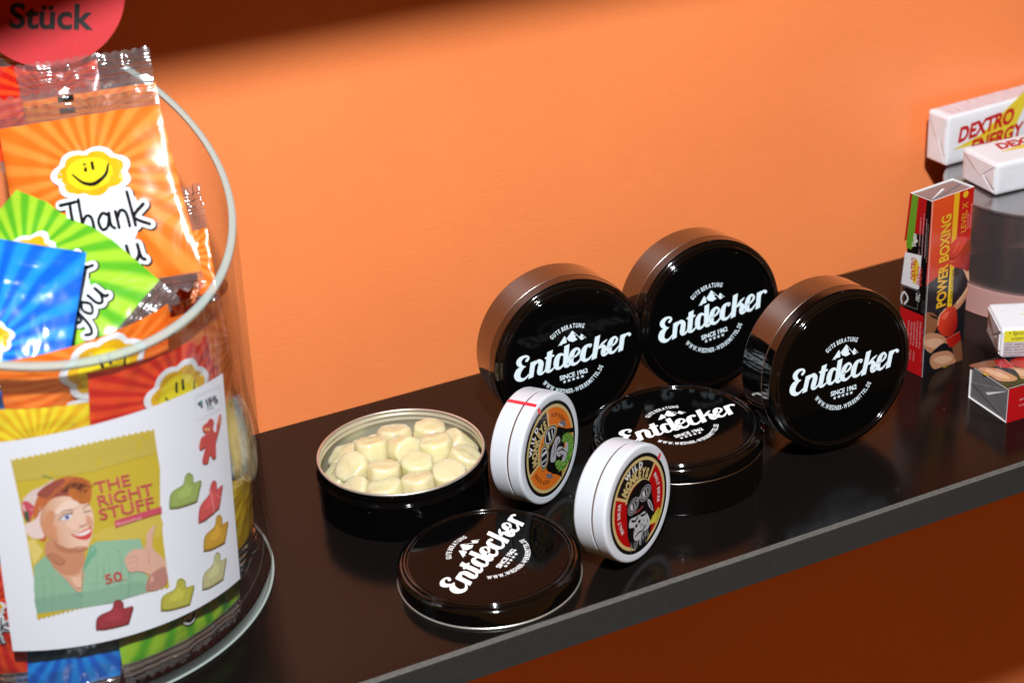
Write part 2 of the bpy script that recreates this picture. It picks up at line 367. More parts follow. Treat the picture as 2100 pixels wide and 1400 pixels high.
# ---------------------------------------------------------------- tins
R=.035; H=.0226; HL=.0078
LOGO={"sc": 0.0008914453318126542, "strokes": [[[-0.563, 0.1315, 0.0357], [-0.538, 0.1539, 0.0321], [-0.5469, 0.1812, 0.0267], [-0.5857, 0.1921, 0.0321], [-0.6295, 0.1798, 0.0517], [-0.6626, 0.1438, 0.066], [-0.6534, 0.1013, 0.0535], [-0.6195, 0.0693, 0.025], [-0.5892, 0.0606, 0.0107]], [[-0.5892, 0.0622, 0.0125], [-0.6329, 0.0555, 0.0446], [-0.6816, 0.023, 0.0767], [-0.7048, -0.0264, 0.082], [-0.693, -0.0699, 0.0677], [-0.6545, -0.0971, 0.0446], [-0.6063, -0.091, 0.025], [-0.5574, -0.0568, 0.0178]], [[-0.4808, 0.0297, 0.0178], [-0.4493, 0.0672, 0.0339], [-0.4096, 0.0752, 0.0499], [-0.3867, 0.039, 0.0642], [-0.4001, -0.0094, 0.0677], [-0.4172, -0.0609, 0.0677], [-0.4177, -0.0866, 0.0517], [-0.3916, -0.0965, 0.0303], [-0.3515, -0.0758, 0.0214], [-0.3242, -0.0392, 0.0134]], [[-0.3131, -0.0585, 0.0695], [-0.3137, -0.0866, 0.0553], [-0.2813, -0.0983, 0.0339], [-0.2411, -0.0792, 0.0214], [-0.2051, -0.049, 0.0134]], [[-0.3189, 0.0864, 0.0267], [-0.2201, 0.0873, 0.0267]], [[-0.0836, 0.0456, 0.0196], [-0.1142, 0.0719, 0.0321], [-0.1516, 0.0632, 0.0535], [-0.1826, 0.0172, 0.0695], [-0.1979, -0.043, 0.0695], [-0.1881, -0.0879, 0.0517], [-0.151, -0.0993, 0.0321], [-0.1078, -0.0687, 0.0232], [-0.0822, -0.0275, 0.016]], [[-0.0813, -0.0803, 0.066], [-0.0745, -0.1009, 0.0446], [-0.0442, -0.1047, 0.0285], [-0.0052, -0.0655, 0.0178]], [[-0.0046, -0.0236, 0.016], [0.0671, -0.0075, 0.025], [0.115, 0.03, 0.0339], [0.1137, 0.0651, 0.0267], [0.0817, 0.0837, 0.0357], [0.0331, 0.053, 0.0588], [0.0055, -0.0038, 0.0713], [-0.0069, -0.057, 0.0713], [0.0121, -0.0997, 0.0481], [0.054, -0.1092, 0.0321], [0.1064, -0.0811, 0.0223], [0.141, -0.0381, 0.0134]], [[0.2607, 0.0603, 0.0374], [0.2752, 0.074, 0.0303], [0.243, 0.0846, 0.0267], [0.1996, 0.0628, 0.0535], [0.1667, 0.0073, 0.0713], [0.1516, -0.0533, 0.0713], [0.1655, -0.0946, 0.0499], [0.2049, -0.1074, 0.0339], [0.2593, -0.0797, 0.0223], [0.2958, -0.0372, 0.0143]], [[0.4884, 0.0778, 0.0107], [0.4411, 0.052, 0.0303], [0.382, 0.0101, 0.0267]], [[0.3729, -0.0019, 0.0214], [0.4182, 0.0097, 0.0428], [0.4424, -0.0231, 0.0624], [0.4267, -0.0659, 0.0677], [0.422, -0.1013, 0.0517], [0.451, -0.1103, 0.0339], [0.4948, -0.0851, 0.0223], [0.5314, -0.0464, 0.0134]], [[0.5059, -0.0336, 0.016], [0.5752, -0.013, 0.025], [0.6173, 0.0274, 0.0321], [0.6156, 0.0604, 0.025], [0.5865, 0.0766, 0.0339], [0.5427, 0.0441, 0.0588], [0.5151, -0.0174, 0.0713], [0.5039, -0.0672, 0.0695], [0.522, -0.1066, 0.0464], [0.563, -0.1124, 0.0303], [0.6133, -0.0775, 0.0214], [0.6518, -0.0434, 0.0134]], [[0.7123, 0.0254, 0.0196], [0.7416, 0.0621, 0.0285], [0.7764, 0.068, 0.0303], [0.7902, 0.0511, 0.0446]]], "stems": [[[-0.4836, 0.093], [-0.5395, -0.1095], 0.066], [[-0.254, 0.161], [-0.3114, -0.059], 0.0713], [[-0.031, 0.1692], [-0.0831, -0.0839], 0.0677], [[0.3751, 0.1634], [0.295, -0.1248], 0.0695], [[0.7032, 0.08], [0.6516, -0.1308], 0.066]], "polys": [[[-0.1476, 0.1881], [-0.0485, 0.2965], [-0.0301, 0.2274], [-0.034, 0.2005], [-0.0943, 0.2013], [-0.099, 0.1825], [-0.1209, 0.1991]], [[0.0567, 0.3354], [0.0846, 0.2942], [0.0711, 0.2795], [0.0974, 0.2562], [0.0838, 0.2383], [0.1101, 0.2006], [0.0475, 0.1858], [0.0167, 0.2064], [-0.001, 0.2114], [-0.0225, 0.2574]], [[0.0549, 0.3343], [0.0602, 0.3329], [0.1477, 0.2142], [0.1388, 0.2103]], [[0.1688, 0.2606], [0.1907, 0.2224], [0.1816, 0.2089], [0.2037, 0.1867], [0.1589, 0.175], [0.1352, 0.2137]], [[0.1688, 0.2606], [0.2261, 0.1845], [0.2172, 0.1854], [0.1714, 0.2495]], [[-0.0485, 0.2965], [-0.0209, 0.2489], [-0.0298, 0.2434]]]}
def logo_art(rot=0,scale=1,dx=0,dy=0,col=(222,238,246),offs=True):
    A=Art(); T=Art(); A.el=[]
    for s in LOGO['strokes']: A.stroke(s,0,col,n=5)
    for a,b,w in LOGO['stems']:
        hx=w/2; A.poly([(a[0]-hx,a[1]-.004),(a[0]+hx,a[1]+.004),(b[0]+hx,b[1]+.004),(b[0]-hx,b[1]-.004)],col)
    for p in LOGO['polys']: A.poly(p,col)
    A.text('SINCE 1962',.0105,-.268,.082,col,rot=-1,bold=.028,align='c',fit=.37)
    for x,y in [(-.118,-.3016),(-.0581,-.3012),(.0001,-.3016),(.0585,-.3021),(.1188,-.3038)]:
        A.poly([((.0245 if k%2==0 else .0105)*math.sin(k*pi/5)+x,(.0245 if k%2==0 else .0105)*math.cos(k*pi/5)+y) for k in range(10)],col)
    A.arctext('GUTE BERATUNG',.020,-.016,.388,94,.078,col,66,True,.58,.028)
    A.arctext('WWW.WIEDNER-WERBEMITTEL.DE',.008,-.010,.466,-92,.080,col,122,False,.56,.028)
    c,s=math.cos(R_(rot)),math.sin(R_(rot))
    for k,(v,f,cc) in enumerate(A.el):
        A.el[k]=([(scale*(x*c-y*s)+dx,scale*(x*s+y*c)+dy) for x,y in v],f,cc)
    return A
def lid_profile(ztop,zbot,curl=True):
    P=[(0,ztop-.0006,0),(.0303,ztop-.0006,.0002),(.0306,ztop-.0011,.0003),(.0310,ztop-.0010,.0003),(.0315,ztop+.0002,.0004),(.0323,ztop+.0001,.0004),(.0328,ztop-.0008,.0003),(.0335,ztop-.0008,.0004),(.0349,ztop-.0019,.0012),(.03502,zbot+.0006,0)]
    pr=rnd_prof(P)
    return pr
def make_lid(parent,ztop,zbot,rot,sc,dx,dy,col=(222,238,246)):
    lid=lathe('lid',lid_profile(ztop,zbot),M_TINL,parent,192); lid.data.materials.append(M_TIN)
    for p in lid.data.polygons:
        if math.hypot(p.center.x,p.center.y)<.0303: p.material_index=1
    cu=[(.0350+.00028*math.cos(a)-.0001,zbot+.00035+.00030*math.sin(a)) for a in [2*pi*k/10 for k in range(10)]]
    lathe('rolled_edge',cu,M_SEAM,lid,160,closed=True)
    logo_art(rot,sc,dx,dy,col).build('lettering',lid,lambda x,y,o:Vector((x*R,y*R,ztop-.0006+o)),PM_LOGO,base=2e-5,step=1.2e-6)
    return lid
def body_profile(top):
    return rnd_prof([(0,.0004,0),(.0325,.0004,.0003),(.0332,0,.0003),(.0348,.0002,.0009),(.03482,top,.0001),(.0336,top+.0001,0)])
def tin(name,label,mw,rot,sc,dx,dy,tape=False,col=(222,238,246)):
    t=thing(name,label,'tin',mw,'black lettered tins')
    lathe('body',body_profile(H-HL-.0001),M_TINB,t,160)
    make_lid(t,H,H-HL,rot,sc,dx,dy,col)
    return t
def stand(x,y,a,tl,r):
    ax=Vector((-math.sin(a),-math.cos(a),0)); h=Vector((math.cos(a),-math.sin(a),0)); u=Vector((0,0,1))
    n=ax*math.cos(tl)+u*math.sin(tl); u2=u*math.cos(tl)-ax*math.sin(tl)
    return frame((x,y,r+.0001),h,u2,n)
tA=tin('black_tin','leftmost upright black tin, behind the tin with the orange badge',stand(-.0157,-.04781,.03205,.02165,R),3.4,1.018,-.0097,.0088)
tB=tin('black_tin','upright black tin farthest back, between the two other upright tins',stand(.0528,-.04861,.02794,.07546,R),6.4,1.0155,-.008,.0157)
tC=tin('black_tin','upright black tin standing nearest the tall red boxing box, its rim catching the light',stand(.07112,-.11926,-.02149,.07004,R),0,1,0,0)
tL=tin('black_tin','closed black tin lying flat behind the tin with the red badge',frame((.00496,-.12163,0),(1,0,0),(0,1,0),(0,0,1)),.1,1.0,.0036,.01,col=(244,246,248))
# clear seal strip with a red line on the lying tin
A=Art()
for k in range(20):
    z=.0012+k*.00112
    A.poly([(-.0033,z),(-.0029,z),(-.0029,z+.0006),(-.0033,z+.0006)],(180,180,180)); A.poly([(.0029,z),(.0033,z),(.0033,z+.0006),(.0029,z+.0006)],(180,180,180))
A.poly([(-.0005,.0008),(.0006,.0008),(.0006,.0222),(-.0005,.0222)],(150,20,40))
def side(a0,rad):
    def f(x,y,o):
        a=R_(a0)+x/rad; rr=rad+.00012+o
        if y>.0212: rr-=(y-.0212)*.8
        return Vector((rr*math.cos(a),rr*math.sin(a),y))
    return f
A.build('seal_strip',tL,side(-33,R),PM_GLOSS,cut=(.0008,.002))

# loose lid on the shelf
tl=thing('tin_lid','loose black tin lid lying on the shelf in front of the open tin','lid',frame((-.0941,-.1500,0),(1,0,0),(0,1,0),(0,0,1)))
lid=make_lid(tl,.0088,.0003,38.2,1.02,-.0118,.055,(246,246,246))
lathe('rolled_rim',[(.03485+.0005*math.cos(a),.0005+.0005*math.sin(a)) for a in [2*pi*k/12 for k in range(12)]],M_SILVER,tl,160,closed=True)

# open tin
OX,OY=-.10066,-.081
to=thing('open_tin','open black tin full of pale yellow sweets, silver inside','tin',frame((OX,OY,0),(1,0,0),(0,1,0),(0,0,1)))
HO=.0213
lathe('body',rnd_prof([(0,.0004,0),(.0325,.0004,.0003),(.0332,0,.0003),(.0348,.0002,.0009),(.0348,.0140,.0008),(.0350,.0148,.0004),(.0350,.0158,.0005),(.0340,.0166,.0005),(.0336,.0178,.0004),(.0340,.0186,.0003),(.0336,.0193,.0003),(.0340,.0200,.0003),(.0338,.0208,.0002),(.0338,HO-.0004,0)]),M_TIN,to,176)
ins=rnd_prof([(.0334,HO-.0004,0),(.0334,.0200,.0003),(.0329,.0192,.0005),(.0333,.0180,.0005),(.0329,.0170,.0004),(.0336,.0150,.0005),(.0340,.0120,.001),(.0340,.0012,.001),(0,.0010,0)])
lathe('lining',ins,M_GOLD,to,160)
lathe('rim',[(.0337+.00055*math.cos(a),HO-.0002+.00055*math.sin(a)) for a in [2*pi*k/12 for k in range(12)]],M_SILVER,to,176,closed=True)

# sweets
def candy_mesh(seed):
    rr=random.Random(seed); r=.0072*rr.uniform(.93,1.05); h=.0128*rr.uniform(.90,1.06); q=.0016
    P=rnd_prof([(0,0,0),(r*.95,0.00005,q),(r,h*.5,.004),(r*.95,h-.00005,q),(0,h,0)],6)
    n=48; vs=[];fs=[]
    for p in P:
        for k in range(n):
            a=2*pi*k/n; s=1+.030*math.cos(3*a+seed)+.022*math.cos(5*a+2*seed)+.018*math.cos(8*a+seed)+.05*noise.noise(Vector((math.cos(a)*1.5,math.sin(a)*1.5,seed+p[1]*120)))
            vs.append((p[0]*s*math.cos(a),p[0]*s*math.sin(a),(p[1]-h/2)*(1+.05*math.sin(a+seed))+.0007*noise.noise(Vector((p[0]*180*math.cos(a),p[0]*180*math.sin(a),seed+p[1]*90)))))
    for i in range(len(P)-1):
        for k in range(n): fs.append((i*n+k,i*n+(k+1)%n,(i+1)*n+(k+1)%n,(i+1)*n+k))
    me=bpy.data.meshes.new('sweet'); me.from_pydata(vs,[],fs); me.materials.append(M_CANDY); me.polygons.foreach_set('use_smooth',[True]*len(fs)); return me
CM=[candy_mesh(k) for k in range(6)]
CL=[ # x,y,top z (mm), tilt, azimuth, label
(4.0,17.2,23.2,14,80,'sweet near the back rim of the open tin, just right of the middle one'),
(17.6,12.0,23.0,6,20,'sweet in the back right of the open tin, lying nearly flat'),
(24.6,1.0,23.6,38,175,'sweet tipped on its side at the right rim of the open tin'),
(-17.4,17.5,20.2,22,160,'low sweet at the back left of the open tin, set down by the rim'),
(-9.6,9.0,26.4,16,70,'large pale sweet topping the back middle of the pile in the open tin'),
(3.0,4.2,26.6,70,-80,'sweet standing on edge in the centre of the open tin'),
(14.6,-1.6,24.0,8,100,'flat sweet right of the centre of the open tin, its side shining'),
(21.6,-13.0,23.4,24,-30,'sweet at the lower right of the open tin leaning on the rim'),
(-19.4,2.2,24.2,26,-160,'sweet left of centre in the open tin, tipped toward the front'),
(-11.6,-10.0,24.8,12,60,'sweet in the front left of the open tin with a bright fold of light'),
(2.8,-10.2,24.2,10,-100,'flat sweet in front of the centre of the open tin'),
(12.0,-22.0,23.4,16,-110,'sweet with a peach tinged top at the front rim of the open tin'),
(-26.0,5.6,20.6,48,175,'sweet low against the left rim of the open tin'),
(-2.4,-23.6,23.4,12,80,'sweet at the very front of the pile in the open tin'),
(-16.0,-21.4,21.6,10,120,'low sweet by the front left rim of the open tin'),
(-24.4,-10.6,21.0,30,-170,'low sweet at the left front rim of the open tin'),
(25.8,-5.0,18.5,20,0,'half hidden sweet beneath others at the right rim of the open tin'),
(-5.0,23.6,19.6,34,100,'sweet half hidden at the back rim of the open tin, behind the top one'),
]
for k,(x,y,z,tilt,az,lab) in enumerate(CL):
    o=bpy.data.objects.new('sweet',CM[k%6]); COL.objects.link(o)
    axis=Vector((-math.sin(R_(az)),math.cos(R_(az)),0)); m=Matrix.Rotation(R_(tilt),4,axis)@Matrix.Rotation(random.uniform(0,6),4,'Z')
    ext=.0068*math.sin(R_(tilt))+.0055*math.cos(R_(tilt))
    rad_=math.hypot(x,y); f_=min(1,24.7/max(rad_,1e-6)); m.translation=Vector((OX+x*f_/1000,OY+y*f_/1000,z/1000-.0012-ext)); o.matrix_world=m
    tag(o,lab,'sweet','pale yellow sweets in the open tin')
LOW=[(0,0),(14,2),(-14,2),(7,-12),(-7,-13),(8,13),(-8,14),(22,-10),(-22,-9),(20,14),(-21,12),(1,-25),(14,-22)]
for k,(x,y) in enumerate(LOW):
    o=bpy.data.objects.new('sweet',CM[(k+2)%6]); COL.objects.link(o); m=Matrix.Rotation(R_(random.uniform(0,25)),4,Vector((random.random()-.5,random.random()-.5,0)))
    m.translation=Vector((OX+x/1000,OY+y/1000,.0082)); o.matrix_world=m
    tag(o,'pale yellow sweet in the bottom layer of the open tin, mostly covered','sweet','sweets in the bottom layer of the open tin')

# ---------------------------------------------------------------- white badge tins
RW=.023; TW=.0144; SW=.0058; RB=.0196
BLK=(22,20,20); GLD=(214,190,128); WHT=(238,238,238); RED=(186,14,16); ORG=(232,120,36); GRY=(176,178,182)
def rotel(A,a):
    c,s=math.cos(R_(a)),math.sin(R_(a)); A.el=[([(x*c-y*s,x*s+y*c) for x,y in v],f,k) for v,f,k in A.el]
def badge(side_col,word,wcol):
    A=Art(); A.disc(0,0,1,1,BLK,64); A.sector(0,0,.86,.925,0,360,GLD,64)
    A.disc(0,0,.86,.86,side_col,64)
    A.poly([(.86*math.cos(R_(a)),.86*math.sin(R_(a))) for a in range(41,142,4)]+[(.50*math.cos(R_(a)),.50*math.sin(R_(a))) for a in range(141,40,-4)],BLK)
    A.sector(0,0,.44,.50,30,152,GLD,40)
    for a in(38,144):
        c,s=math.cos(R_(a)),math.sin(R_(a)); A.stroke([(c*.47,s*.47),(c*.88,s*.88)],.055,GLD,sm=False,caps=False)
    # WILD (block letters) and MONKEYS on arcs
    A.arctext('WILD',0,0,.725,93,.155,WHT,52,True,1.1,.055)
    A.arctext('MONKEYS',0,0,.528,92,.25,GLD,92,True,.72,.06)
    A.arctext(word,0,0,.66,178,.125,wcol,56,True,.85,.02)
    A.arctext(word,0,0,.66,0,.125,wcol,56,True,.85,.02)
    return A
def badge_tin(mw,art,label,tape_a):
    t=thing('badge_tin',label,'tin',mw,'small white badge tins')
    lathe('body',rnd_prof([(0,0,0),(RW-.0002,0,.0011),(RW-.0001,TW-SW-.0007,.0003),(RW-.0005,TW-SW-.0005,0)]),M_WHITE,t,144)
    lathe('neck',[(RW-.00042,TW-SW-.0012),(RW-.00042,TW-SW+.0012)],M_COPPER,t,128)
    l=lathe('lid',rnd_prof([(RW-.0005,TW-SW+.0003,0),(RW,TW-SW+.0003,.0003),(RW,TW,.0017),(RB+.0006,TW+.00002,.0002),(RB+.0004,TW-.00003,0),(0,TW-.00003,0)]),M_WHITE,t,144)
    art.build('badge',l,lambda x,y,o:Vector((x*RB,y*RB,TW+o)),PM_GLOSS,step=2e-6)
    # red tear strip running over the side and onto the face
    P=[(RW+.00006,.0008),(RW+.00006,TW-.0019),(RW-.00045,TW-.0006),(RW-.0017,TW+.00008),(RB-.0006,TW+.0002)]
    P=[(p[0],p[1]) for p in cr(P,False,4)]
    vs=[];fs=[]
    for i,(r,z) in enumerate(P):
        for s in(-1,1):
            a=R_(tape_a)+s*.00085/r; vs.append((r*math.cos(a),r*math.sin(a),z))
        if i: fs.append((2*i-2,2*i-1,2*i+1,2*i))
    mesh('tear_strip',vs,fs,M_TEAR,t,smooth=True)
    return t
M_TEAR=pm('red_tear_strip',(214,44,60),.2,0,.5,coat=.5)
# malt badge with a goggled ape
A=badge(RED,'MALT BIKER',WHT); rotel(A,2)
ap=[(-0.414,0.135),(-0.343,0.288),(-0.115,0.41),(0.2,0.43),(0.44,0.24),(0.463,-0.045),(0.497,-0.337),(0.468,-0.519),(0.316,-0.672),(0.263,-0.802),(-0.014,-0.95),(-0.196,-0.93),(-0.388,-0.76),(-0.486,-0.483),(-0.461,-0.148)]
A.poly(ap,(16,14,15),True)
rr=random.Random(3)
for k in range(34):
    x=rr.uniform(-.42,.2); y=-.66-.12*rr.random()-.12*(1-abs(x+.1)); A.stroke([(x,y+.12),(x+rr.uniform(-.04,.02),y)],.012,(120,122,126) if k%3 else (200,200,202),sm=False)
A.poly([(-.356,-.166),(-.205,-.191),(-.025,-.231),(.16,-.253),(.262,-.407),(.298,-.584),(.19,-.662),(.001,-.656),(-.107,-.734),(-.269,-.672),(-.293,-.532),(-.241,-.405),(-.411,-.311)],(196,198,202),True)
for p in [(-.06,-.36),(-.17,-.40)]: A.disc(p[0],p[1],.05,.035,(20,20,20))
A.stroke([(-.24,-.60),(-.12,-.58),(.02,-.60),(.16,-.55)],.03,(24,22,22)); A.stroke([(-.30,-.22),(-.20,-.28),(-.10,-.25)],.045,(22,20,20)); A.stroke([(.02,-.27),(.12,-.31),(.22,-.30)],.045,(22,20,20))
for k in range(12):
    a=rr.uniform(-.25,.22); b=rr.uniform(-.62,-.3); A.stroke([(a,b),(a+.03,b-.09)],.010,(70,70,74),sm=False)
A.poly([(.28,-.06),(.36,-.10),(.43,-.26),(.44,-.40),(.36,-.30),(.30,-.20)],(176,178,182),True); A.stroke([(.33,-.14),(.40,-.30)],.02,(60,60,62),sm=False)
A.stroke([(-.19,-.10),(-.05,-.13),(.1,-.11)],.035,(150,60,64))
for gx,gy,ro in((-.205,.055,.35),(.235,.115,.15)):
    A.disc(gx,gy,.205,.150,(150,152,158),rot=ro); A.disc(gx,gy,.180,.128,(30,28,30),rot=ro); A.disc(gx,gy,.150,.102,(190,192,196),rot=ro); A.disc(gx,gy,.132,.086,(52,52,56),rot=ro)
    A.poly([(gx-.10,gy+.05),(gx-.03,gy+.07),(gx-.02,gy-.07),(gx-.09,gy-.05)],(214,216,218)); A.poly([(gx+.02,gy+.07),(gx+.06,gy+.065),(gx+.07,gy-.06),(gx+.03,gy-.07)],(160,162,166))
A.stroke([(-.05,.10),(.03,.13),(.08,.12)],.05,(150,152,158))
for k,(x,y) in enumerate([(.318,-.555),(.42,-.50),(.53,-.46),(.62,-.43),(.70,-.48),(.70,-.56),(.62,-.64),(.50,-.66)]):
    A.stroke([(.30,-.60),(x,y)],.045,(222,202,78) if k%2 else (190,196,70),sm=False)
badge_tin(stand(-.0460,-.1561,-.4986,.0752,RW),A,'small white tin on edge with a red badge, before the lying black tin',37)
# hop badge: same design turned, ape with green hops
A=badge(ORG,'HOP RIDER',(40,26,16)); rotel(A,50)
HD=[[(-0.232,0.289),(-0.136,0.462),(0.062,0.489),(0.242,0.415),(0.253,0.297),(0.133,0.173),(-0.04,0.114),(-0.204,0.181)],
[(-0.392,0.114),(-0.315,0.184),(-0.192,0.157),(-0.138,0.016),(-0.17,-0.155),(-0.272,-0.269),(-0.397,-0.257),(-0.444,-0.082)],
[(0.534,0.038),(0.726,-0.005),(0.895,-0.188),(0.879,-0.371),(0.796,-0.557),(0.611,-0.65),(0.4,-0.709),(0.216,-0.628),(0.115,-0.459),(0.164,-0.372),(0.374,-0.485),(0.557,-0.392),(0.64,-0.207),(0.449,-0.069)],
[(0.225,0.143),(0.348,0.098),(0.359,-0.021),(0.22,-0.061),(0.159,-0.218),(0.104,-0.34),(-0.05,-0.294),(-0.064,-0.193),(0.036,-0.001)],
[(0.567,-0.149),(0.655,-0.215),(0.609,-0.381),(0.468,-0.516),(0.371,-0.502),(0.399,-0.346),(0.269,-0.333),(0.174,-0.226),(0.244,-0.112),(0.37,-0.14),(0.515,-0.255)],
[(0.247,0.263),(0.445,0.273),(0.68,0.113),(0.94,0.007),(0.93,-0.098),(0.665,0.027),(0.465,0.018),(0.371,0.048),(0.291,0.146)],
[(-0.139,-0.247),(0.101,-0.357),(0.132,-0.545),(0.333,-0.711),(0.311,-0.834),(0.14,-0.683),(-0.065,-0.551),(-0.134,-0.4)],
[(0.364,0.37),(0.5,0.395),(0.649,0.309),(0.675,0.173),(0.478,0.274)],
[(-0.256,-0.447),(-0.068,-0.569),(-0.018,-0.653),(-0.115,-0.648),(-0.259,-0.55)]]
A.poly([(-.30,.16),(-.05,.36),(.25,.36),(.50,.22),(.55,-.05),(.45,-.38),(.20,-.55),(-.10,-.50),(-.25,-.30)],(22,20,20),True)
A.poly(HD[5],(18,18,18)); A.poly(HD[6],(18,18,18))
for p in(HD[7],HD[8]): A.poly(p,(116,118,124))
A.stroke([(.40,.37),(.52,.26)],.04,(200,200,204),sm=False)
A.poly(HD[2],(104,160,62),True); 
for k in range(150):
    a=rr.uniform(0,1); i=int(a*(len(HD[2])-1)); p=HD[2][i]; q=(.47,-.33); f=rr.uniform(.0,.32); x=p[0]*(1-f)+q[0]*f+rr.uniform(-.05,.05); y=p[1]*(1-f)+q[1]*f+rr.uniform(-.05,.05)
    if math.hypot(x,y)<.95 and (x>.30 or y<-.4): A.stroke([(x-.018,y+.012),(x,y-.012),(x+.018,y+.012)],.010,(190,220,120) if k%2 else (50,96,34),sm=False)
A.poly(HD[3],(182,182,190),True); A.poly(HD[4],(188,188,194),True)
A.stroke([(.16,.04),(.12,-.10),(.04,-.20)],.022,(50,50,54)); A.stroke([(.30,.05),(.26,-.02)],.03,(50,50,54)); A.stroke([(.25,-.20),(.38,-.22),(.48,-.30)],.03,(40,38,42)); A.stroke([(.30,-.28),(.46,-.42)],.02,(60,60,64))
for k in range(10): A.stroke([(.40+.02*k,-.20-.025*k),(.43+.02*k,-.22-.025*k)],.010,(60,60,64),sm=False)
for p,c,sc in((HD[0],(206,176,110),1.12),(HD[1],(206,176,110),1.12),(HD[0],(40,40,44),1.0),(HD[1],(40,40,44),1.0),(HD[0],(200,202,206),.88),(HD[1],(200,202,206),.88),(HD[0],(24,24,26),.74),(HD[1],(24,24,26),.74)):
    mx=sum(q[0] for q in p)/len(p); my=sum(q[1] for q in p)/len(p); A.poly([(mx+(q[0]-mx)*sc,my+(q[1]-my)*sc) for q in p],c,True)
A.poly([(-.07,.40),(-.01,.42),(.02,.20),(-.04,.19)],(222,224,226)); A.poly([(.07,.40),(.12,.40),(.12,.24),(.08,.22)],(190,192,196)); A.poly([(-.36,.06),(-.17,.06),(-.17,.00),(-.38,.00)],(222,224,226)); A.poly([(-.40,-.10),(-.20,-.10),(-.21,-.14),(-.40,-.14)],(190,192,196))
A.stroke([(-.14,.16),(-.10,.08)],.06,(186,176,130),sm=False)
badge_tin(stand(-.0574,-.1028,-.5778,.0538,RW),A,'small white tin on edge with an orange and green badge, beside the open tin',105)
# ---------------------------------------------------------------- slant-cut acrylic jar
JX,JY,JR=-.2363,-.0814,.0774
jar=thing('candy_jar','large clear jar with a slanting rim, packed with bright sweet bags','jar',frame((JX,JY,0),(1,0,0),(0,1,0),(0,0,1)))
def JRZ(z): return .0745+.0294*z
def rimz(x,y): return .1706-.1802*x+.4837*y
def cyl_wall(name,r0,r1,mat,parent):
    n=160; vs=[];fs=[]; m=14
    for r,flip in((r1,0),(r0,1)):
        for i in range(m+1):
            for k in range(n):
                a=2*pi*k/n; x,y=r*math.cos(a),r*math.sin(a); zt=rimz(x,y)-.0002; zb=0 if not flip else .003; z=zb+(zt-zb)*i/m; q=(JRZ(z)-JR+r)/r; vs.append((x*q,y*q,z))
    L=(m+1)*n
    for q in(0,1):
        for i in range(m):
            for k in range(n):
                f=(q*L+i*n+k,q*L+i*n+(k+1)%n,q*L+(i+1)*n+(k+1)%n,q*L+(i+1)*n+k); fs.append(f if q==0 else f[::-1])
    b=len(vs); vs.append((0,0,0)); vs.append((0,0,.003))
    for k in range(n): fs.append((b,(k+1)%n,k)); fs.append((b+1,L+k,L+(k+1)%n))
    return mesh(name,vs,fs,mat,parent,smooth=True)
cyl_wall('wall',JR-.0026,JR,M_ACR,jar)
def ring(name,r0,r1,zf,mat,parent,h=.0007,n=160):
    vs=[];fs=[];P=[(r0,-h),(r0,h*.6),(r0+.0004,h),(r1-.0004,h),(r1,h*.6),(r1,-h)]
    for r,dz in P:
        for k in range(n):
            a=2*pi*k/n; x,y=r*math.cos(a),r*math.sin(a); z=zf(x,y)+dz; q=(JRZ(z)-JR+r)/r; vs.append((x*q,y*q,z))
    for i in range(len(P)):
        for k in range(n): fs.append((i*n+k,i*n+(k+1)%n,((i+1)%len(P))*n+(k+1)%n,((i+1)%len(P))*n+k))
    return mesh(name,vs,fs,mat,parent,smooth=True)
ring('rim',JR-.0024,JR+.0001,rimz,M_ACRIM,jar)
ring('foot_ring',JR-.0006,JR+.0005,lambda x,y:.0007,M_ACRIM,jar,.0004)

TH=[-91.3109,-12.0753,-6.1055,88.6036,-57.0406,28.6627,-128.7466,176.7743,-72.3391,137.2206,-170.2959,63.1728]
ZZ=[0.244096,-0.118832,-0.03029,-0.025326,-0.0002,0.010861,0.058416,-0.06882,0.011384,-0.072212,0.067694,-0.018859]
def sheet_pt(x,y,off):
    """printed-sheet drawing units -> point on the curved label"""
    y=-y; u,v=x/500,y/1000; q=[u**i*v**j for i in range(4) for j in range(3)]
    th=R_(sum(a*b for a,b in zip(TH,q))); z=sum(a*b for a,b in zip(ZZ,q)); r=JRZ(z)+.0004+off
    return Vector((r*math.cos(th),r*math.sin(th),z))
# label sheet
vs=[];fs=[]; n1,n2=60,20; c4=[(-110.5,.1115),(-45.,.1052),(-48.6,.0232),(-115.6,.0298)]
for i in range(n1+1):
    for j in range(n2+1):
        s,t=i/n1,j/n2; th=(c4[0][0]*(1-s)+c4[1][0]*s)*(1-t)+(c4[3][0]*(1-s)+c4[2][0]*s)*t
        z=(c4[0][1]*(1-s)+c4[1][1]*s)*(1-t)+(c4[3][1]*(1-s)+c4[2][1]*s)*t+.0018*math.sin(pi*s)*(1-t)
        r=JRZ(z)+.00036; vs.append((r*math.cos(R_(th)),r*math.sin(R_(th)),z))
for i in range(n1):
    for j in range(n2): a=i*(n2+1)+j; fs.append((a,a+1,a+n2+2,a+n2+1))
label=mesh('label',vs,fs,M_PAPER,jar,smooth=True)
A=Art()
def Q(P): return [(20+x/3.3343,-(870+y/3.3333)) for x,y in P]
def G(P): return [(330+x/2.747,-(780+y/2.745)) for x,y in P]
zig=[]
for k in range(25):
    t=k/24; zig+= [(5+980*t,230-205*t-18*math.sin(pi*t)*0),(5+980*(t+.5/24),230-205*(t+.5/24)+16)] if k<24 else [(985,25)]
zb=[]
for k in range(29):
    t=k/28; zb+= [(1105-925*t,1115+225*t-10*math.sin(pi*t))]+([(1105-925*(t+.5/28),1115+225*(t+.5/28)+14)] if k<28 else [])
A.poly(Q(zig+[(1010,190),(1030,300),(1035,560),(1060,800)]+zb+[(165,1100),(110,760),(45,430)]),(206,184,62))
A.poly(Q([(10,245),(980,40),(1000,195),(560,320),(45,385)]),(200,182,84))
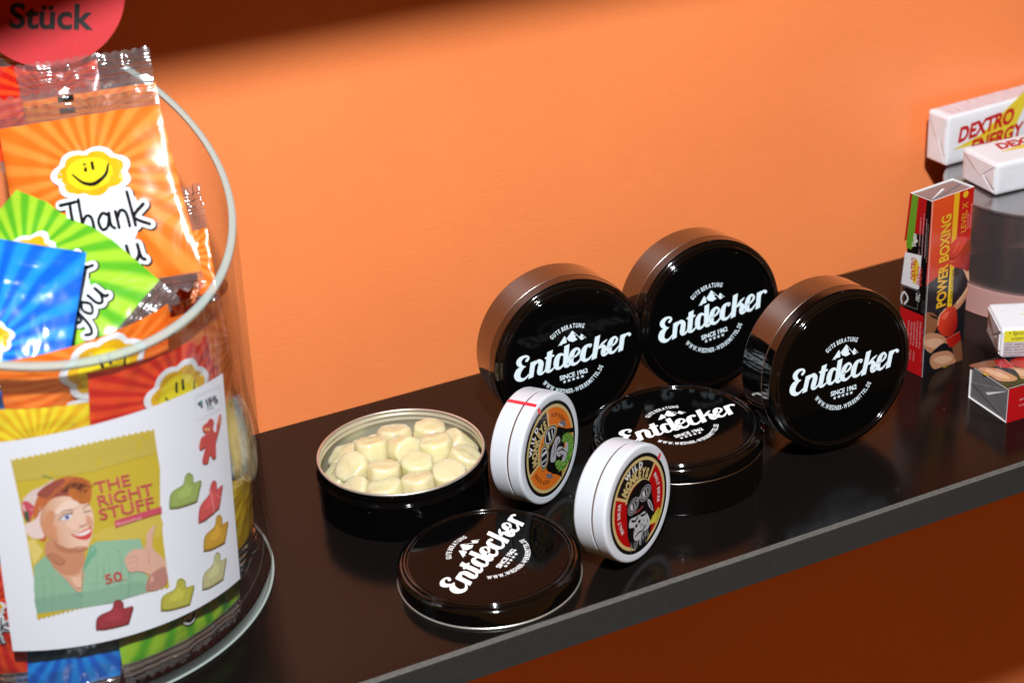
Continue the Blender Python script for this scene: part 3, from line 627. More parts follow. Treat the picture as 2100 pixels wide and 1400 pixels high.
A.stroke(Q([(45,386),(300,355),(600,312),(1000,195)]),.8,(150,130,44))
for y0 in(275,300,330): A.stroke(Q([(20,y0),(500,y0-85),(985,y0-190)]),.5,(182,164,74))
A.poly(Q([(560,760),(1000,620),(1040,760),(900,790),(700,800)]),(212,192,86),True)
A.poly(Q([(115,800),(160,780),(225,870),(160,970)]),(228,208,120))
SK=(232,190,160); SKD=(206,146,112); MINT=(146,188,158)
A.poly(Q([(235,880),(300,1000),(430,1100),(495,1190),(510,1000),(505,860),(380,820),(260,790)]),SKD,True)
A.poly(Q([(300,990),(380,1040),(470,1030),(500,980),(500,1100),(490,1180),(400,1090)]),(224,178,148),True)
A.poly(Q([(160,975),(240,895),(300,990),(400,1090),(495,1190),(500,1265),(180,1305),(160,1150)]),MINT)
A.poly(Q([(495,1192),(515,950),(560,830),(600,805),(900,786),(925,860),(860,960),(960,1050),(945,1160),(700,1235),(498,1265)]),(152,194,164))
A.poly(Q([(500,1010),(530,900),(560,830),(600,870),(560,930)]),(112,178,146),True)
A.poly(Q([(160,1200),(500,1150),(498,1265),(180,1305)]),(134,176,152)); A.poly(Q([(500,1160),(900,1080),(945,1100),(945,1160),(700,1235),(498,1265)]),(140,182,156))
for P in ([(240,900),(330,1010),(490,1190)],[(640,930),(650,1000),(640,1090)],[(825,1010),(830,1100),(822,1190)],[(500,1000),(495,1190)]): A.stroke(Q(P),.9,(84,128,112))
for P in ([(190,1060),(260,1050),(330,1080)],[(540,1100),(640,1090)],[(860,1120),(930,1100)],[(700,830),(760,880)]): A.stroke(Q(P),.7,(120,166,142))
# hair, scarf, face
A.poly(Q([(155,600),(180,480),(260,400),(380,352),(500,365),(555,410),(560,470),(540,540),(430,520),(300,560),(260,700),(240,800),(190,780),(170,700)]),(200,112,64),True)
A.poly(Q([(80,540),(130,460),(220,415),(300,365),(250,420),(190,480),(160,560),(130,650)]),(226,206,200),True)
A.poly(Q([(75,545),(110,520),(160,560),(150,620),(130,670),(95,640)]),(206,84,98),True); A.poly(Q([(95,600),(120,590),(130,650),(110,665)]),(70,96,70),True)
A.poly(Q([(105,680),(150,660),(190,620),(200,560),(230,640),(210,700),(230,770),(160,780),(110,740)]),(236,214,208),True)
A.stroke(Q([(215,345),(250,352),(290,368)]),2.2,(70,140,90))
A.poly(Q([(200,640),(240,540),(330,490),(440,500),(540,545),(572,620),(574,700),(560,780),(530,850),(470,862),(370,840),(280,790),(225,740)]),('g',(206,140,100),(240,206,184),(80,-1090),(150,-1070)),True)
A.poly(Q([(180,470),(260,400),(370,365),(350,440),(420,470),(340,490),(230,500)]),(158,82,70),True)
A.poly(Q([(350,450),(400,400),(470,395),(540,420),(500,470),(430,430),(380,460)]),(62,40,34),True)
A.poly(Q([(400,470),(430,430),(480,450),(530,420),(548,470),(535,530),(490,545),(440,520)]),(196,116,58),True)
A.stroke(Q([(450,440),(480,470),(500,440)]),1.6,(70,44,36))
A.poly(Q([(520,850),(380,845),(300,800),(330,860),(430,880),(510,870)]),(190,126,96),True)
A.poly(Q([(415,752),(470,745),(530,715),(562,705),(560,760),(530,790),(470,785)]),(214,74,70),True); A.poly(Q([(430,752),(480,748),(552,718),(545,742),(490,765)]),(244,240,238),True)
A.poly(Q([(340,650),(370,615),(410,612),(425,632),(390,652)]),(236,232,236),True); A.disc(*Q([(388,632)])[0],5.6,4.6,(92,120,190)); A.disc(*Q([(390,632)])[0],2.4,2.4,(30,34,60))
A.stroke(Q([(335,650),(370,614),(420,606)]),1.5,(70,46,46)); A.stroke(Q([(345,600),(385,585),(430,590)]),1.4,(160,100,70)); A.stroke(Q([(505,600),(530,596),(555,590)]),2.,(60,44,46)); A.stroke(Q([(500,578),(520,558),(545,548)]),1.6,(110,66,50))
A.stroke(Q([(470,690),(500,696),(520,680)]),1.3,(196,130,104)); A.disc(*Q([(450,690)])[0],8,5,(238,192,168)); A.disc(*Q([(300,720)])[0],7,9,(222,158,122))
A.stroke(Q([(380,1050),(430,1075),(490,1060)]),.6,(190,140,110))
for k in range(26):
    a=k/25; x0=175+a*330; y0=590-150*math.sin(a*2.6)-60*a; A.stroke(Q([(x0,y0+40),(x0+22,y0-10),(x0+70,y0-45)]),.7+.5*(k%3),[(226,140,84),(164,84,48),(206,120,70)][k%3])
for k in range(9): A.stroke(Q([(420+k*13,448+(k%3)*6),(452+k*10,486),(488+k*6,530)]),.7,[(232,156,90),(150,80,44),(210,128,66)][k%3])
A.poly(Q([(230,640),(262,590),(300,600),(290,690),(330,790),(280,780),(232,720)]),(214,150,112),True)
A.poly(Q([(300,600),(360,530),(450,520),(470,560),(400,580),(330,610)]),(244,216,198),True)
A.poly(Q([(400,650),(460,640),(480,700),(440,730),(390,700)]),(244,204,182),True); A.poly(Q([(520,620),(560,640),(566,690),(530,690)]),(222,164,136),True)
A.poly(Q([(340,650),(370,615),(410,612),(425,632),(390,652)]),(236,232,236),True); A.disc(*Q([(388,632)])[0],5.2,4.4,(92,120,190)); A.disc(*Q([(390,632)])[0],2.2,2.2,(30,34,60))
A.stroke(Q([(335,650),(370,614),(425,608)]),1.7,(60,40,42)); A.stroke(Q([(345,598),(385,583),(432,590)]),1.3,(150,92,66))
A.poly(Q([(440,840),(520,835),(530,850),(470,862)]),(206,146,118),True); A.stroke(Q([(470,690),(498,698),(520,682)]),1.2,(186,116,92))
A.poly(Q([(250,890),(300,880),(380,930),(330,960)]),(190,130,98),True); A.poly(Q([(420,1060),(480,1050),(490,1120),(450,1110)]),(236,196,170),True)
for k in range(8): A.stroke(Q([(540+k*42,840+12*(k%2)),(560+k*42,960),(552+k*42,1120)]),.9,[(164,204,176),(132,176,148)][k%2])
for k in range(5): A.stroke(Q([(190+k*30,1010+k*18),(200+k*30,1110),(196+k*30,1230)]),.9,[(164,204,176),(128,172,146)][k%2])
# thumb-up hand
A.poly(Q([(795,915),(850,860),(930,845),(945,750),(990,690),(1000,692),(985,760),(988,850),(1050,910),(1078,960),(1080,1100),(950,1145),(975,1050),(900,1010),(830,1015),(800,960)]),(224,180,158),True)
A.poly(Q([(960,1050),(1050,980),(1078,1000),(1080,1098),(950,1145)]),(190,136,124),True)
for P in ([(800,925),(860,905),(880,930)],[(805,960),(860,945),(885,965)],[(825,995),(880,985)],[(935,850),(960,900),(960,960)]): A.stroke(Q(P),.8,(184,130,110))
A.stroke(Q([(985,700),(992,740)]),1.,(236,206,190))
PK=(204,84,92)
for tx,x,y,w_ in(('THE',590,468,250),('RIGHT',612,562,388),('STUFF',620,655,388)):
    p=Q([(x,y)])[0]; A.text(tx,p[0],p[1],33,PK,rot=13,bold=.012,fit=w_/3.3343)
A.poly(Q([(720,658),(1040,560),(1043,604),(726,706)]),(206,86,104))
p=Q([(735,694)])[0]; A.text('fiftyyearsfresh',p[0],p[1],9,(238,190,196),rot=15,fit=54)
p=Q([(662,1098)])[0]; A.text('50',p[0],p[1],27,(206,66,70),rot=14,bold=.01,fit=37); A.stroke(Q([(700,1085),(815,1064)]),.8,(210,120,120))
# quality mark box
A.stroke(G([(175,85),(318,20),(325,150),(190,220),(175,85)]),.5,(150,160,170),sm=False)
p=G([(247,140)])[0]; A.text('IFS',p[0],p[1],21,(52,62,76),rot=22,bold=.012,fit=24)
for x,y,c in((198,124,(40,80,100)),(210,114,(60,160,170)),(212,136,(40,110,120))): A.disc(*G([(x,y)])[0],2.6,2.6,c,14)
p=G([(246,160)])[0]; A.text('Food',p[0],p[1],7,(90,180,190),rot=20)
# printed gummies
A.poly(G([(225,250),(245,235),(262,212),(284,225),(280,268),(298,290),(303,240),(316,190),(328,196),(322,250),(305,325),(300,360),(303,425),(285,438),(268,415),(258,460),(235,466),(225,450),(235,400),(235,372),(218,388),(205,372),(215,322),(240,300),(222,275)]),(206,84,80),True)
for x in(240,256): A.disc(*G([(x,272)])[0],2.2,3.6,(236,190,120),14)
A.stroke(G([(240,296),(252,300),(262,292)]),.7,(236,180,150)); A.stroke(G([(212,340),(215,378)]),1.,(232,150,120)); A.poly(G([(303,240),(318,192),(326,200),(318,246)]),(222,140,100))
TB=[(0,1),(.02,.66),(.15,.50),(.42,.34),(.48,.10),(.60,.0),(.74,.10),(.76,.28),(1,.22),(.97,.45),(.90,.76),(.84,.84),(.32,1),(.08,1.02)]
def thumb(x0,x1,y0,y1,c,f,line=None,sk=0):
    P=[(x0+(x1-x0)*a,y0+(y1-y0)*b-(y1-y0)*sk*(a-.0)) for a,b in TB]; d=tuple(int(v*.86) for v in c); l=tuple(min(255,int(v*1.10)) for v in c)
    A.poly(f(P),d,True); m=(sum(p[0] for p in P)/len(P),sum(p[1] for p in P)/len(P)); A.poly(f([(m[0]+(p[0]-m[0])*.88,m[1]+(p[1]-m[1])*.88) for p in P]),c,True)
    A.poly(f([(m[0]+(p[0]-m[0])*.45-4,m[1]+(p[1]-m[1])*.45) for p in P]),l,True)
    a=(x0+(x1-x0)*.34,y0+(y1-y0)*.45); b=(x0+(x1-x0)*.34,y0+(y1-y0)*.97); A.stroke(f([a,b]),.6,d)
thumb(48,222,517,714,(158,180,100),G); thumb(212,347,592,797,(214,92,92),G,sk=.25); thumb(245,387,760,955,(206,162,60),G,sk=.05); thumb(242,382,980,1175,(198,196,146),G,sk=.12); thumb(8,195,1115,1297,(188,186,80),G); thumb(593,853,1205,1410,(158,62,70),Q)
A.stroke(G([(270,610),(290,680),(300,740)]),2.2,(236,150,150)); A.stroke(G([(310,640),(335,660)]),1.6,(236,150,150))
A.build('print',label,sheet_pt,PM_MAT,cut=(14,30),base=1.2e-4,step=3e-6)
# ---------------------------------------------------------------- sweet bags
BC={'orange':((240,112,30),(252,140,56)),'red':((206,30,22),(236,72,30)),'green':((90,176,36),(160,206,50)),'blue':((16,96,204),(30,140,232)),'yellow':((236,184,24),(246,222,44)),'cream':((226,196,90),(120,176,214))}
_bm={}
def BMG(k,cx,cy):
    if (k,cx,cy) not in _bm: _bm[(k,cx,cy)]=mat_bag('foil_'+k,BC[k][0],BC[k][1],cx,cy,24)
    return _bm[(k,cx,cy)]
def hand(A,s,ox,oy,k,w,col,rot=0):
    G_={'T':[[(0,.95),(.55,1.0)],[(.3,.98),(.26,0)]],'h':[[(.05,1.05),(.03,0)],[(.04,.3),(.2,.52),(.34,.42),(.36,0)]],'a':[[(.38,.42),(.2,.52),(.03,.3),(.1,.02),(.28,.08),(.38,.42)],[(.40,.5),(.38,.15),(.48,0)]],'n':[[(.04,.52),(.05,0)],[(.05,.3),(.2,.53),(.36,.42),(.38,0)]],'k':[[(.04,1.05),(.06,0)],[(.44,.62),(.07,.26),(.48,-.02)]],'y':[[(.03,.5),(.10,.16),(.28,.14),(.38,.5)],[(.38,.5),(.34,-.15),(.18,-.42),(.0,-.32)]],'o':[[(.2,.5),(.03,.26),(.18,.0),(.36,.22),(.2,.5)]],'u':[[(.04,.5),(.06,.12),(.2,.0),(.36,.2),(.38,.5)],[(.38,.5),(.40,.1),(.50,0)]]}
    W={'T':.52,'h':.50,'a':.56,'n':.50,'k':.52,'y':.50,'o':.48,'u':.56}
    x=0
    for c in s:
        for P in G_[c]: A.stroke([(ox+(x+a)*k,oy+b*k) for a,b in P],w,col,n=4)
        x+=W[c]
def face_art(kind=1):
    """Thank you print in bag units (x right 0..1, y up, 0 at the smiley's centre)"""
    A=Art(); X,Y=.50,.0
    def cloud(sc,c):
        P=[]
        for k in range(72):
            a=2*pi*k/72; r=.97+.17*abs(math.sin(3.5*a+.5)); P.append((X+.225*sc*r*math.cos(a)*1.05,Y+.155*sc*r*math.sin(a)))
        A.poly(P,c)
    W=(236,240,246)
    for c,w in(((70,60,50),.086),(W,.080)):
        dx=.008 if c!=W else 0; hand(A,'Thank',.22+dx,-.44-dx,.245,w,c); hand(A,'you',.40+dx,-.70-dx,.235,w,c)
    if kind==2: A.el=[]
    else: A.poly([(.36,-.18),(.72,-.14),(.80,-.38),(.62,-.64),(.45,-.66),(.30,-.42)],W,True)
    cloud(1.20,W); cloud(1.0,(232,182,30)); A.poly([(X+.205*math.cos(2*pi*k/50)*.9-.012,Y+.145*math.sin(2*pi*k/50)*.88) for k in range(50)],(244,224,40))
    K=(18,20,26)
    A.stroke([(.465,.075),(.468,.025)],.024,K); A.stroke([(.525,.08),(.528,.03)],.024,K); A.stroke([(.36,.01,.012),(.43,-.065,.022),(.52,-.085,.028),(.61,-.035,.024),(.65,.05,.014)],.02,K)
    if kind!=2: hand(A,'Thank',.22,-.44,.245,.024,K); hand(A,'you',.40,-.70,.235,.024,K)
    sh=(.53,0) if kind!=2 else (.30,-.50)
    A.el=[([(sh[0]+(x-.5)*.76,sh[1]+y*.76) for x,y in v],f,c) for v,f,c in A.el]
    return A
def bag(label,color,mode,C,rad=0,top=.14,bot=.08,bulge=.0035,art=None,seed=0,tabs=True,ray=(.53,.64),wr_=1.):
    """mode 'flat': C = four 3-D corners TL,TR,BR,BL. mode 'round': C = (angle, height) corners on a cylinder of radius rad"""
    if mode=='flat':
        c=[Vector(p) for p in C]; nn=(c[1]-c[0]).cross(c[3]-c[0]); nn.normalize(); nn=-nn if nn.y>0 else nn
        W=((c[1]-c[0]).length+(c[2]-c[3]).length)/2; Hh=((c[3]-c[0]).length+(c[2]-c[1]).length)/2
        P0=lambda s,t:((c[0]*(1-s)+c[1]*s)*(1-t)+(c[3]*(1-s)+c[2]*s)*t,nn)
        org=(c[2]+c[3])/2
    else:
        cc=[(a,max(z,.0042)) for a,z in C]
        def P0(s,t):
            a=R_((cc[0][0]*(1-s)+cc[1][0]*s)*(1-t)+(cc[3][0]*(1-s)+cc[2][0]*s)*t); z=(cc[0][1]*(1-s)+cc[1][1]*s)*(1-t)+(cc[3][1]*(1-s)+cc[2][1]*s)*t
            n=Vector((math.cos(a),math.sin(a),0)); return Vector((JX,JY,z))+n*(rad-.0030+.0294*z),n
        W=abs(R_(cc[1][0]-cc[0][0]))*rad; Hh=abs(cc[0][1]-cc[3][1]); org=Vector((JX,JY,min(z for _,z in cc)))
    th=thing('sweet_bag',label,'sweet bag',Matrix.Translation(org),'sweet bags in the jar')
    rr=random.Random(seed); sd=Vector((rr.uniform(0,9),rr.uniform(0,9),seed))
    def height(s,t):
        v=min(max((t-top)/(1-top-bot),0),1); b=(max(0,math.sin(pi*s))**.55)*(max(0,math.sin(pi*v))**.6)
        wr=wr_*(noise.noise(sd+Vector((s*5,v*5,0)))*.0012*b+noise.noise(sd+Vector((s*12,v*12,3)))*.0005*b)
        e=math.exp(-v*7)+math.exp(-(1-v)*7); wr+=wr_*.0005*math.sin(s*34+2*noise.noise(sd+Vector((s*3,0,0))))*e*b**.3
        return bulge*b+wr
    def P(s,t,off=0,side=1):
        p,n=P0(s,t); h=height(s,t)
        if mode=='round': h=-bulge*1.1+h*.9 if side>0 else -bulge*1.2-h
        else: h=h*side
        return p+n*(h+off)-org
    N=44; vs=[];fs=[];uv=[]
    for sd_ in(1,-1):
        for i in range(N+1):
            for j in range(N+1):
                s,t=i/N,top+(1-top-bot)*j/N; vs.append(P(s,t,0 if sd_>0 else -.0002,sd_)); uv.append((s,1-j/N))
    L=(N+1)**2
    for q in(0,1):
        for i in range(N):
            for j in range(N): a=q*L+i*(N+1)+j; f=(a,a+1,a+N+2,a+N+1); fs.append(f if q==0 else f[::-1])
    mesh('film',vs,fs,BMG(color,*ray),th,smooth=True,uv=uv)
    for nm,t0,t1 in(('seal',top+.01,0.),('seal',1-bot-.01,1.)):
        if abs(t1-t0)<.03: continue
        rows=max(10,int(abs(t1-t0)*Hh/.00055)); cols=56; vs=[];fs=[]
        for i in range(cols+1):
            for j in range(rows+1):
                s=i/cols; t=t0+(t1-t0)*j/rows
                if j==rows: t+=(1 if t1>t0 else -1)*(.020*abs(math.sin(i*pi/4)))
                p,n=P0(s,t); rg=.00050*math.sin(j*pi/2.2)*(1 if .12<j/rows<.85 else .2)+(.0020*noise.noise(sd+Vector((s*6,t*3,9)))+.0007*noise.noise(sd+Vector((s*19,t*8,9))))*min(1,j/rows*1.6)
                vs.append(p+n*(rg-(bulge*1.1 if mode=='round' else 0))-org)
        for i in range(cols):
            for j in range(rows): a=i*(rows+1)+j; fs.append((a,a+1,a+rows+2,a+rows+1))
        mesh(nm,vs,fs,M_FILM,th,smooth=True)
    if art:
        A=face_art(art); asp=W/(Hh*(1-top-bot))
        def mp(x,y,o):
            v=.36-y*asp*1.0; t=top+(1-top-bot)*v; return P(x,min(max(t,0),1),o)
        A.build('print',th,mp,PM_FILM,cut=(.03,.03),base=3.5e-4,step=1.4e-5)
        if tabs:
            B=Art(); B.poly([(.40,.0),(.50,.0),(.50,1),(.40,1)],(40,36,36)); vs=[]
            B.build('mark',th,lambda x,y,o:P0(x,.02+y*.03)[0]+P0(x,.02)[1]*(.0004-(bulge if mode=='round' else 0))-org,PM_FILM,cut=(.05,.5))
    return th
bag('orange bag with a large yellow smiley, standing highest at the front of the jar','orange','flat',[(-.2275,-.0529,.1867),(-.1772,-.0805,.1938),(-.1798,-.1255,.1338),(-.2351,-.0956,.1253)],top=.125,bot=.06,art=1,seed=1,bulge=.004)
bag('orange bag behind the big smiley bag, only its clear notched seal showing','orange','flat',[(-.2171,-.0442,.1951),(-.1737,-.0664,.2002),(-.1765,-.0859,.1648),(-.219,-.0642,.1597)],top=.30,bot=.06,seed=2,bulge=.002)
bag('red bag at the very top, its clear seal over the round sign','red','flat',[(-.2225,-.0267,.2037),(-.1879,-.0459,.2052),(-.1941,-.0677,.1627),(-.2296,-.0484,.1604)],top=.24,bot=.06,seed=3,bulge=.002)
bag('green rayed bag turned on its corner in front of the orange smiley bag','green','flat',[(-.2687,-.096,.1381),(-.2218,-.0703,.1656),(-.1906,-.1313,.1343),(-.2371,-.1536,.1091)],top=.0,bot=.13,art=1,seed=4,bulge=.003,tabs=False)
bag('bright blue bag in front of the green one, inside the rim at the left','blue','flat',[(-.2493,-.0998,.1595),(-.2159,-.1176,.1514),(-.2343,-.148,.1236),(-.2682,-.1326,.1296)],top=.0,bot=.0,art=2,ray=(.30,.12),tabs=False,seed=5,bulge=.0030)
bag('orange bag with a tall clear seal inside the right wall of the jar','orange','flat',[(-.1836,-.0611,.143),(-.1646,-.0744,.1494),(-.1699,-.0983,.1151),(-.1893,-.0842,.1086)],top=.38,bot=.05,seed=6,bulge=.002)
bag('orange sweet bag lying across the jar just below the front rim','orange','round',[(-105.5,.134),(-53.2,.1349),(-50.8,.101),(-105.9,.1072)],.0685,top=.0,bot=.05,seed=7,art=1,bulge=.0015,tabs=False)
bag('red rayed sweet bag with a smiley pressed to the front glass above the label','red','round',[(-83.63,.1264),(-34.6,.1181),(-41.2,.0657),(-87.4,.0859)],.0742,top=.0,bot=.06,seed=8,art=1,bulge=.0015,tabs=False)
bag('yellow rayed sweet bag behind the glass at the left, just above the label','yellow','round',[(-112.9,.1213),(-84.2,.1158),(-88.1,.0747),(-118.3,.0783)],.0736,top=.0,bot=.06,seed=9,bulge=.0015)
bag('narrow orange sweet bag against the right wall of the jar, behind the red one','orange','round',[(-58.5,.1333),(12,.1116),(10,.0555),(-63,.0841)],.0738,top=.0,bot=.06,seed=10,bulge=.0015,wr_=.35)
bag('green sweet bag below the label with its clear crinkled seal at the jar foot','green','round',[(-88.24,.0845),(-42.4,.0646),(-43.8,.0042),(-88.8,.0043)],.0744,top=.03,bot=.09,seed=11,art=1,bulge=.0015,tabs=False)
bag('yellow sweet bag at the lower right wall of the jar, seal catching light','yellow','round',[(-54,.0800),(8,.0500),(0,.0060),(-59.9,.0200)],.0732,top=.06,bot=.20,seed=12,bulge=.0015,wr_=.35)
bag('blue sweet bag at the bottom of the jar under the label','blue','round',[(-113.2,.0547),(-83.5,.0489),(-90,.004),(-120.3,.0045)],.0728,top=.05,bot=.06,seed=13,bulge=.0015)
bag('red and yellow sweet bag at the lower left edge of the jar beside the label','red','round',[(-129.8,.0645),(-108,.0641),(-115.6,.0108),(-139,.0076)],.0738,top=.05,bot=.10,seed=14,art=1,bulge=.0015,tabs=False)
bag('cream and blue sweet bag squeezed against the right wall of the jar, halfway up','cream','round',[(-38.5,.0905),(-8,.0730),(-12,.0409),(-41.5,.0589)],.0746,top=.0,bot=.0,seed=15,bulge=.0015,wr_=.08,ray=(.5,-1.5))
for k,(col,lab,c4_,rd) in enumerate([('red','red sweet bag deep inside the jar behind the orange one at the right wall',[(-70,.115),(-20,.100),(-25,.060),(-75,.065)],.060),
  ('blue','blue sweet bag deep in the middle of the jar',[(-125,.125),(-75,.120),(-78,.070),(-128,.070)],.062),
  ('orange','orange sweet bag low in the middle of the jar, mostly covered',[(-100,.045),(-30,.050),(-32,.006),(-102,.006)],.0700),
  ('yellow','yellow sweet bag low at the right inside the jar, mostly covered',[(-45,.060),(25,.055),(20,.006),(-48,.006)],.0680),
  ('red','red sweet bag low at the back right inside the jar',[(-30,.125),(25,.120),(20,.06),(-32,.06)],.064)]):
    bag(lab,col,'round',c4_,rd,top=.05,bot=.06,seed=30+k,bulge=.002)

# round red price sign on a clear stalk, behind the bags
_n=Vector((-.4462,-.7681,.4593)).normalized(); _u=Vector((.00209,.00338,.00768)).normalized()
SGF=frame(Vector((-.20011,-.03808,.21531))-_u*.0365,(-_n).cross(_u),-_n,_u)
sg=thing('price_sign','round red price sign reading Stück, rising among the bags in the jar','sign',SGF)
vs=[];fs=[];n=72
for y in(-.0004,.0004):
    for k in range(n): a=2*pi*k/n; vs.append((.0278*math.cos(a),y,.0375+.0250*math.sin(a)))
fs=[tuple(range(n)),tuple(range(n,2*n))[::-1]]+[(k,(k+1)%n,n+(k+1)%n,n+k) for k in range(n)]
mesh('disc',vs,fs,M_SIGN,sg)
A=Art(); A.text('Stück',-.0144,.0268,.0124,(24,14,14),bold=.024,fit=.0308,rot=-2)
A.build('lettering',sg,lambda x,y,o:Vector((x,-.0005-o,y)),PM_MAT)
bevbox('stalk',-.0015,.0015,-.0003,.0003,-.012,.0090,M_ACR,sg,bev=0)

# ---------------------------------------------------------------- right-hand packs
def boxframe(x,y,z,a,lean=0):
    e1=Vector((math.cos(a),math.sin(a),0)); e2=Vector((-math.sin(a),math.cos(a),0)); e3=Vector((0,0,1))
    if lean: e3,e1=e3*math.cos(lean)+e1*math.sin(lean),e1*math.cos(lean)-e3*math.sin(lean)
    return frame((x,y,z),e1,e2,e3)
PWF=[(225,125),(548,20),(412,1245),(110,1355)]   # drawing corners of the broad face: TL,TR,BR,BL
PWS=[(38,45),(215,125),(110,1355),(20,1308)]      # narrow face
def broad_art(W,L):
    A=Art(); f=quadmap(PWF)
    def N(P): return [(a*W,b*L) for a,b in P]
    def U(P): return N([f(*p) for p in P])
    A.poly(N([(0,0),(1,0),(1,1),(0,1)]),(26,27,34))
    A.poly(U([(225,125),(548,20),(495,470),(430,560),(335,575),(250,640),(166,700)]),('g',(206,40,18),(232,84,36),(.1*W,.5*L),(.1*W,1.0*L)))
    A.poly(U([(435,57),(548,20),(497,400),(395,420)]),(198,28,24))
    A.poly(U([(396,70),(437,57),(378,575),(345,580)]),(240,180,34)); A.poly(U([(346,580),(378,574),(350,862),(315,868)]),(236,196,30))
    pass
    def vt(s,x,y,h,c,ln,bold=.02):
        vs,fs=glyphs(s,bold); x0=min(v[0] for v in vs); x1=max(v[0] for v in vs)
        A.add(N([(x-(b)*h/.72,y+(a-x0)/(x1-x0)*ln) for a,b in vs]),fs,c)
    vt('POWER BOXING',.50,.372,.235,(80,26,12),.520,.03); vt('POWER BOXING',.485,.375,.225,(240,184,40),.520,.03)
    vt('fit better & look better',.64,.375,.065,(34,30,20),.200,.01)
    vt('LEVEL X',.865,.765,.130,(224,150,46),.165,.012); A.disc(.80*W,.975*L,.0016,.0016,(240,184,40))
    vt('ROOFTOP',.925,.775,.040,(240,150,150),.085,.01); vt('FITNESS CLUB',.985,.775,.040,(240,150,150),.135,.01)
    SKN=(198,140,104); SKL=(226,176,142)
    A.poly(U([(440,575),(482,590),(486,670),(470,650),(455,610)]),SKL,True)
    A.poly(U([(474,705),(468,775),(395,870),(350,860),(420,790)]),SKN,True)
    A.poly(U([(470,715),(466,745),(400,830),(385,822),(430,770)]),SKL,True)
    A.poly(U([(340,520),(350,430),(400,372),(455,358),(478,380),(470,440),(430,490),(380,530)]),('g',(150,20,16),(222,58,46),(.5*W,.56*L),(.8*W,.66*L)),True)
    A.poly(U([(342,540),(400,520),(470,400),(505,390),(498,500),(480,600),(440,585),(380,570)]),('g',(206,46,38),(140,16,14),(.6*W,.6*L),(1*W,.6*L)),True)
    A.stroke(U([(345,512),(400,500),(462,430)]),.016*W,(110,10,10)); A.stroke(U([(372,470),(420,400)]),.02*W,(236,110,96))
    A.poly(U([(150,905),(200,890),(245,930),(240,985),(195,1060),(148,1060)]),(150,96,64),True)
    A.poly(U([(146,1050),(230,1040),(300,1080),(330,1150),(210,1190),(140,1140)]),SKN,True)
    A.poly(U([(150,1090),(220,1075),(280,1100),(240,1150),(160,1130)]),SKL,True)
    for k in range(6): A.stroke(U([(185+k*9,900+k*4),(205+k*9,925+k*4)]),.012*W,(26,20,20),sm=False)
    A.poly(U([(185,1185),(290,1110),(345,1190),(330,1250),(215,1200)]),(24,24,28),True)
    A.poly(U([(176,1250),(200,1190),(300,1170),(345,1195),(365,1255),(270,1285),(205,1300)]),SKN,True); A.poly(U([(200,1235),(260,1205),(330,1215),(330,1245),(260,1265)]),SKL,True)
    A.poly(U([(345,1140),(405,1080),(412,1245),(370,1255)]),(132,82,56),True); A.poly(U([(268,1290),(300,1282),(320,1278),(290,1300)]),(232,190,40))
    A.poly(U([(240,985),(255,915),(300,865),(352,848),(380,870),(388,950),(375,1020),(330,1065),(280,1060),(250,1025)]),('g',(236,70,44),(150,18,14),(.35*W,.30*L),(.85*W,.24*L)),True)
    A.stroke(U([(243,980),(258,915),(302,866)]),.03*W,(236,176,140)); A.poly(U([(270,930),(300,895),(330,890),(300,940)]),(240,104,76),True)
    A.poly(U([(298,1085),(400,1035),(412,1090),(345,1145),(318,1140)]),('g',(206,40,30),(150,20,18),(.5*W,.18*L),(.9*W,.18*L))); A.stroke(U([(298,1085),(400,1035)]),.012*W,(240,120,100),sm=False)
    return A
def narrow_art(W,L):
    A=Art(); f=quadmap(PWS)
    def N(P): return [(a*W,b*L) for a,b in P]
    def U(P): return N([f(*p) for p in P])
    A.poly(N([(0,0),(1,0),(1,1),(0,1)]),(16,13,15))
    A.poly(U([(38,45),(175,107),(150,345),(75,330),(10,385)]),(186,22,26)); A.poly(U([(57,55),(106,77),(74,425),(58,445),(28,425),(24,395)]),(106,164,44)); A.poly(U([(20,460),(135,490),(117,722),(105,728),(3,690)]),(240,242,246))
    A.poly(U([(5,858),(140,915),(112,1355),(20,1308)]),(200,24,28))
    def vt(s,x,y,h,c,ln,bold=.01,sl=0):
        vs,fs=glyphs(s,bold); x0=min(v[0] for v in vs); x1=max(v[0] for v in vs); A.add(N([(x-b*h/.72,y+(a-x0)/(x1-x0)*ln+sl*b*h) for a,b in vs]),fs,c)
    vt('Vegan',.40,.715,.20,(240,244,236),.075,.03)
    A.poly(U([(85,510),(118,560),(92,690),(70,640)]),(240,214,60),True); vt('DEXTRO',.46,.530,.24,(206,34,30),.125,.03); vt('ENERGY',.74,.515,.22,(214,60,30),.11,.03)
    A.stroke(U([(6,700),(118,740),(104,870),(8,835),(6,700)]),.03*W,(120,120,122),sm=False)
    A.stroke(U([(14,830),(8,790),(22,750),(40,770),(48,800),(30,835)]),.07*W,(226,226,228)); vt('FSC',.72,.425,.18,(220,220,222),.045,.02); 
    rr=random.Random(5)
    def lines(x0,x1,y0,y1,n,c,h):
        for k in range(n):
            x=x0+(x1-x0)*k/max(n-1,1); s=''.join(rr.choice('aeinorstlmu ') for _ in range(26)).strip(); vt(s,x,y0,h,c,(y1-y0)*rr.uniform(.8,1),.0)
    lines(.58,.86,.68,.92,3,(236,180,180),.07); lines(.93,.93,.66,.90,1,(150,150,150),.045); lines(.30,.86,.16,.32,5,(240,190,190),.08); lines(.45,.62,.07,.14,2,(240,190,190),.07); lines(.86,.95,.37,.45,2,(110,110,112),.04)
    return A
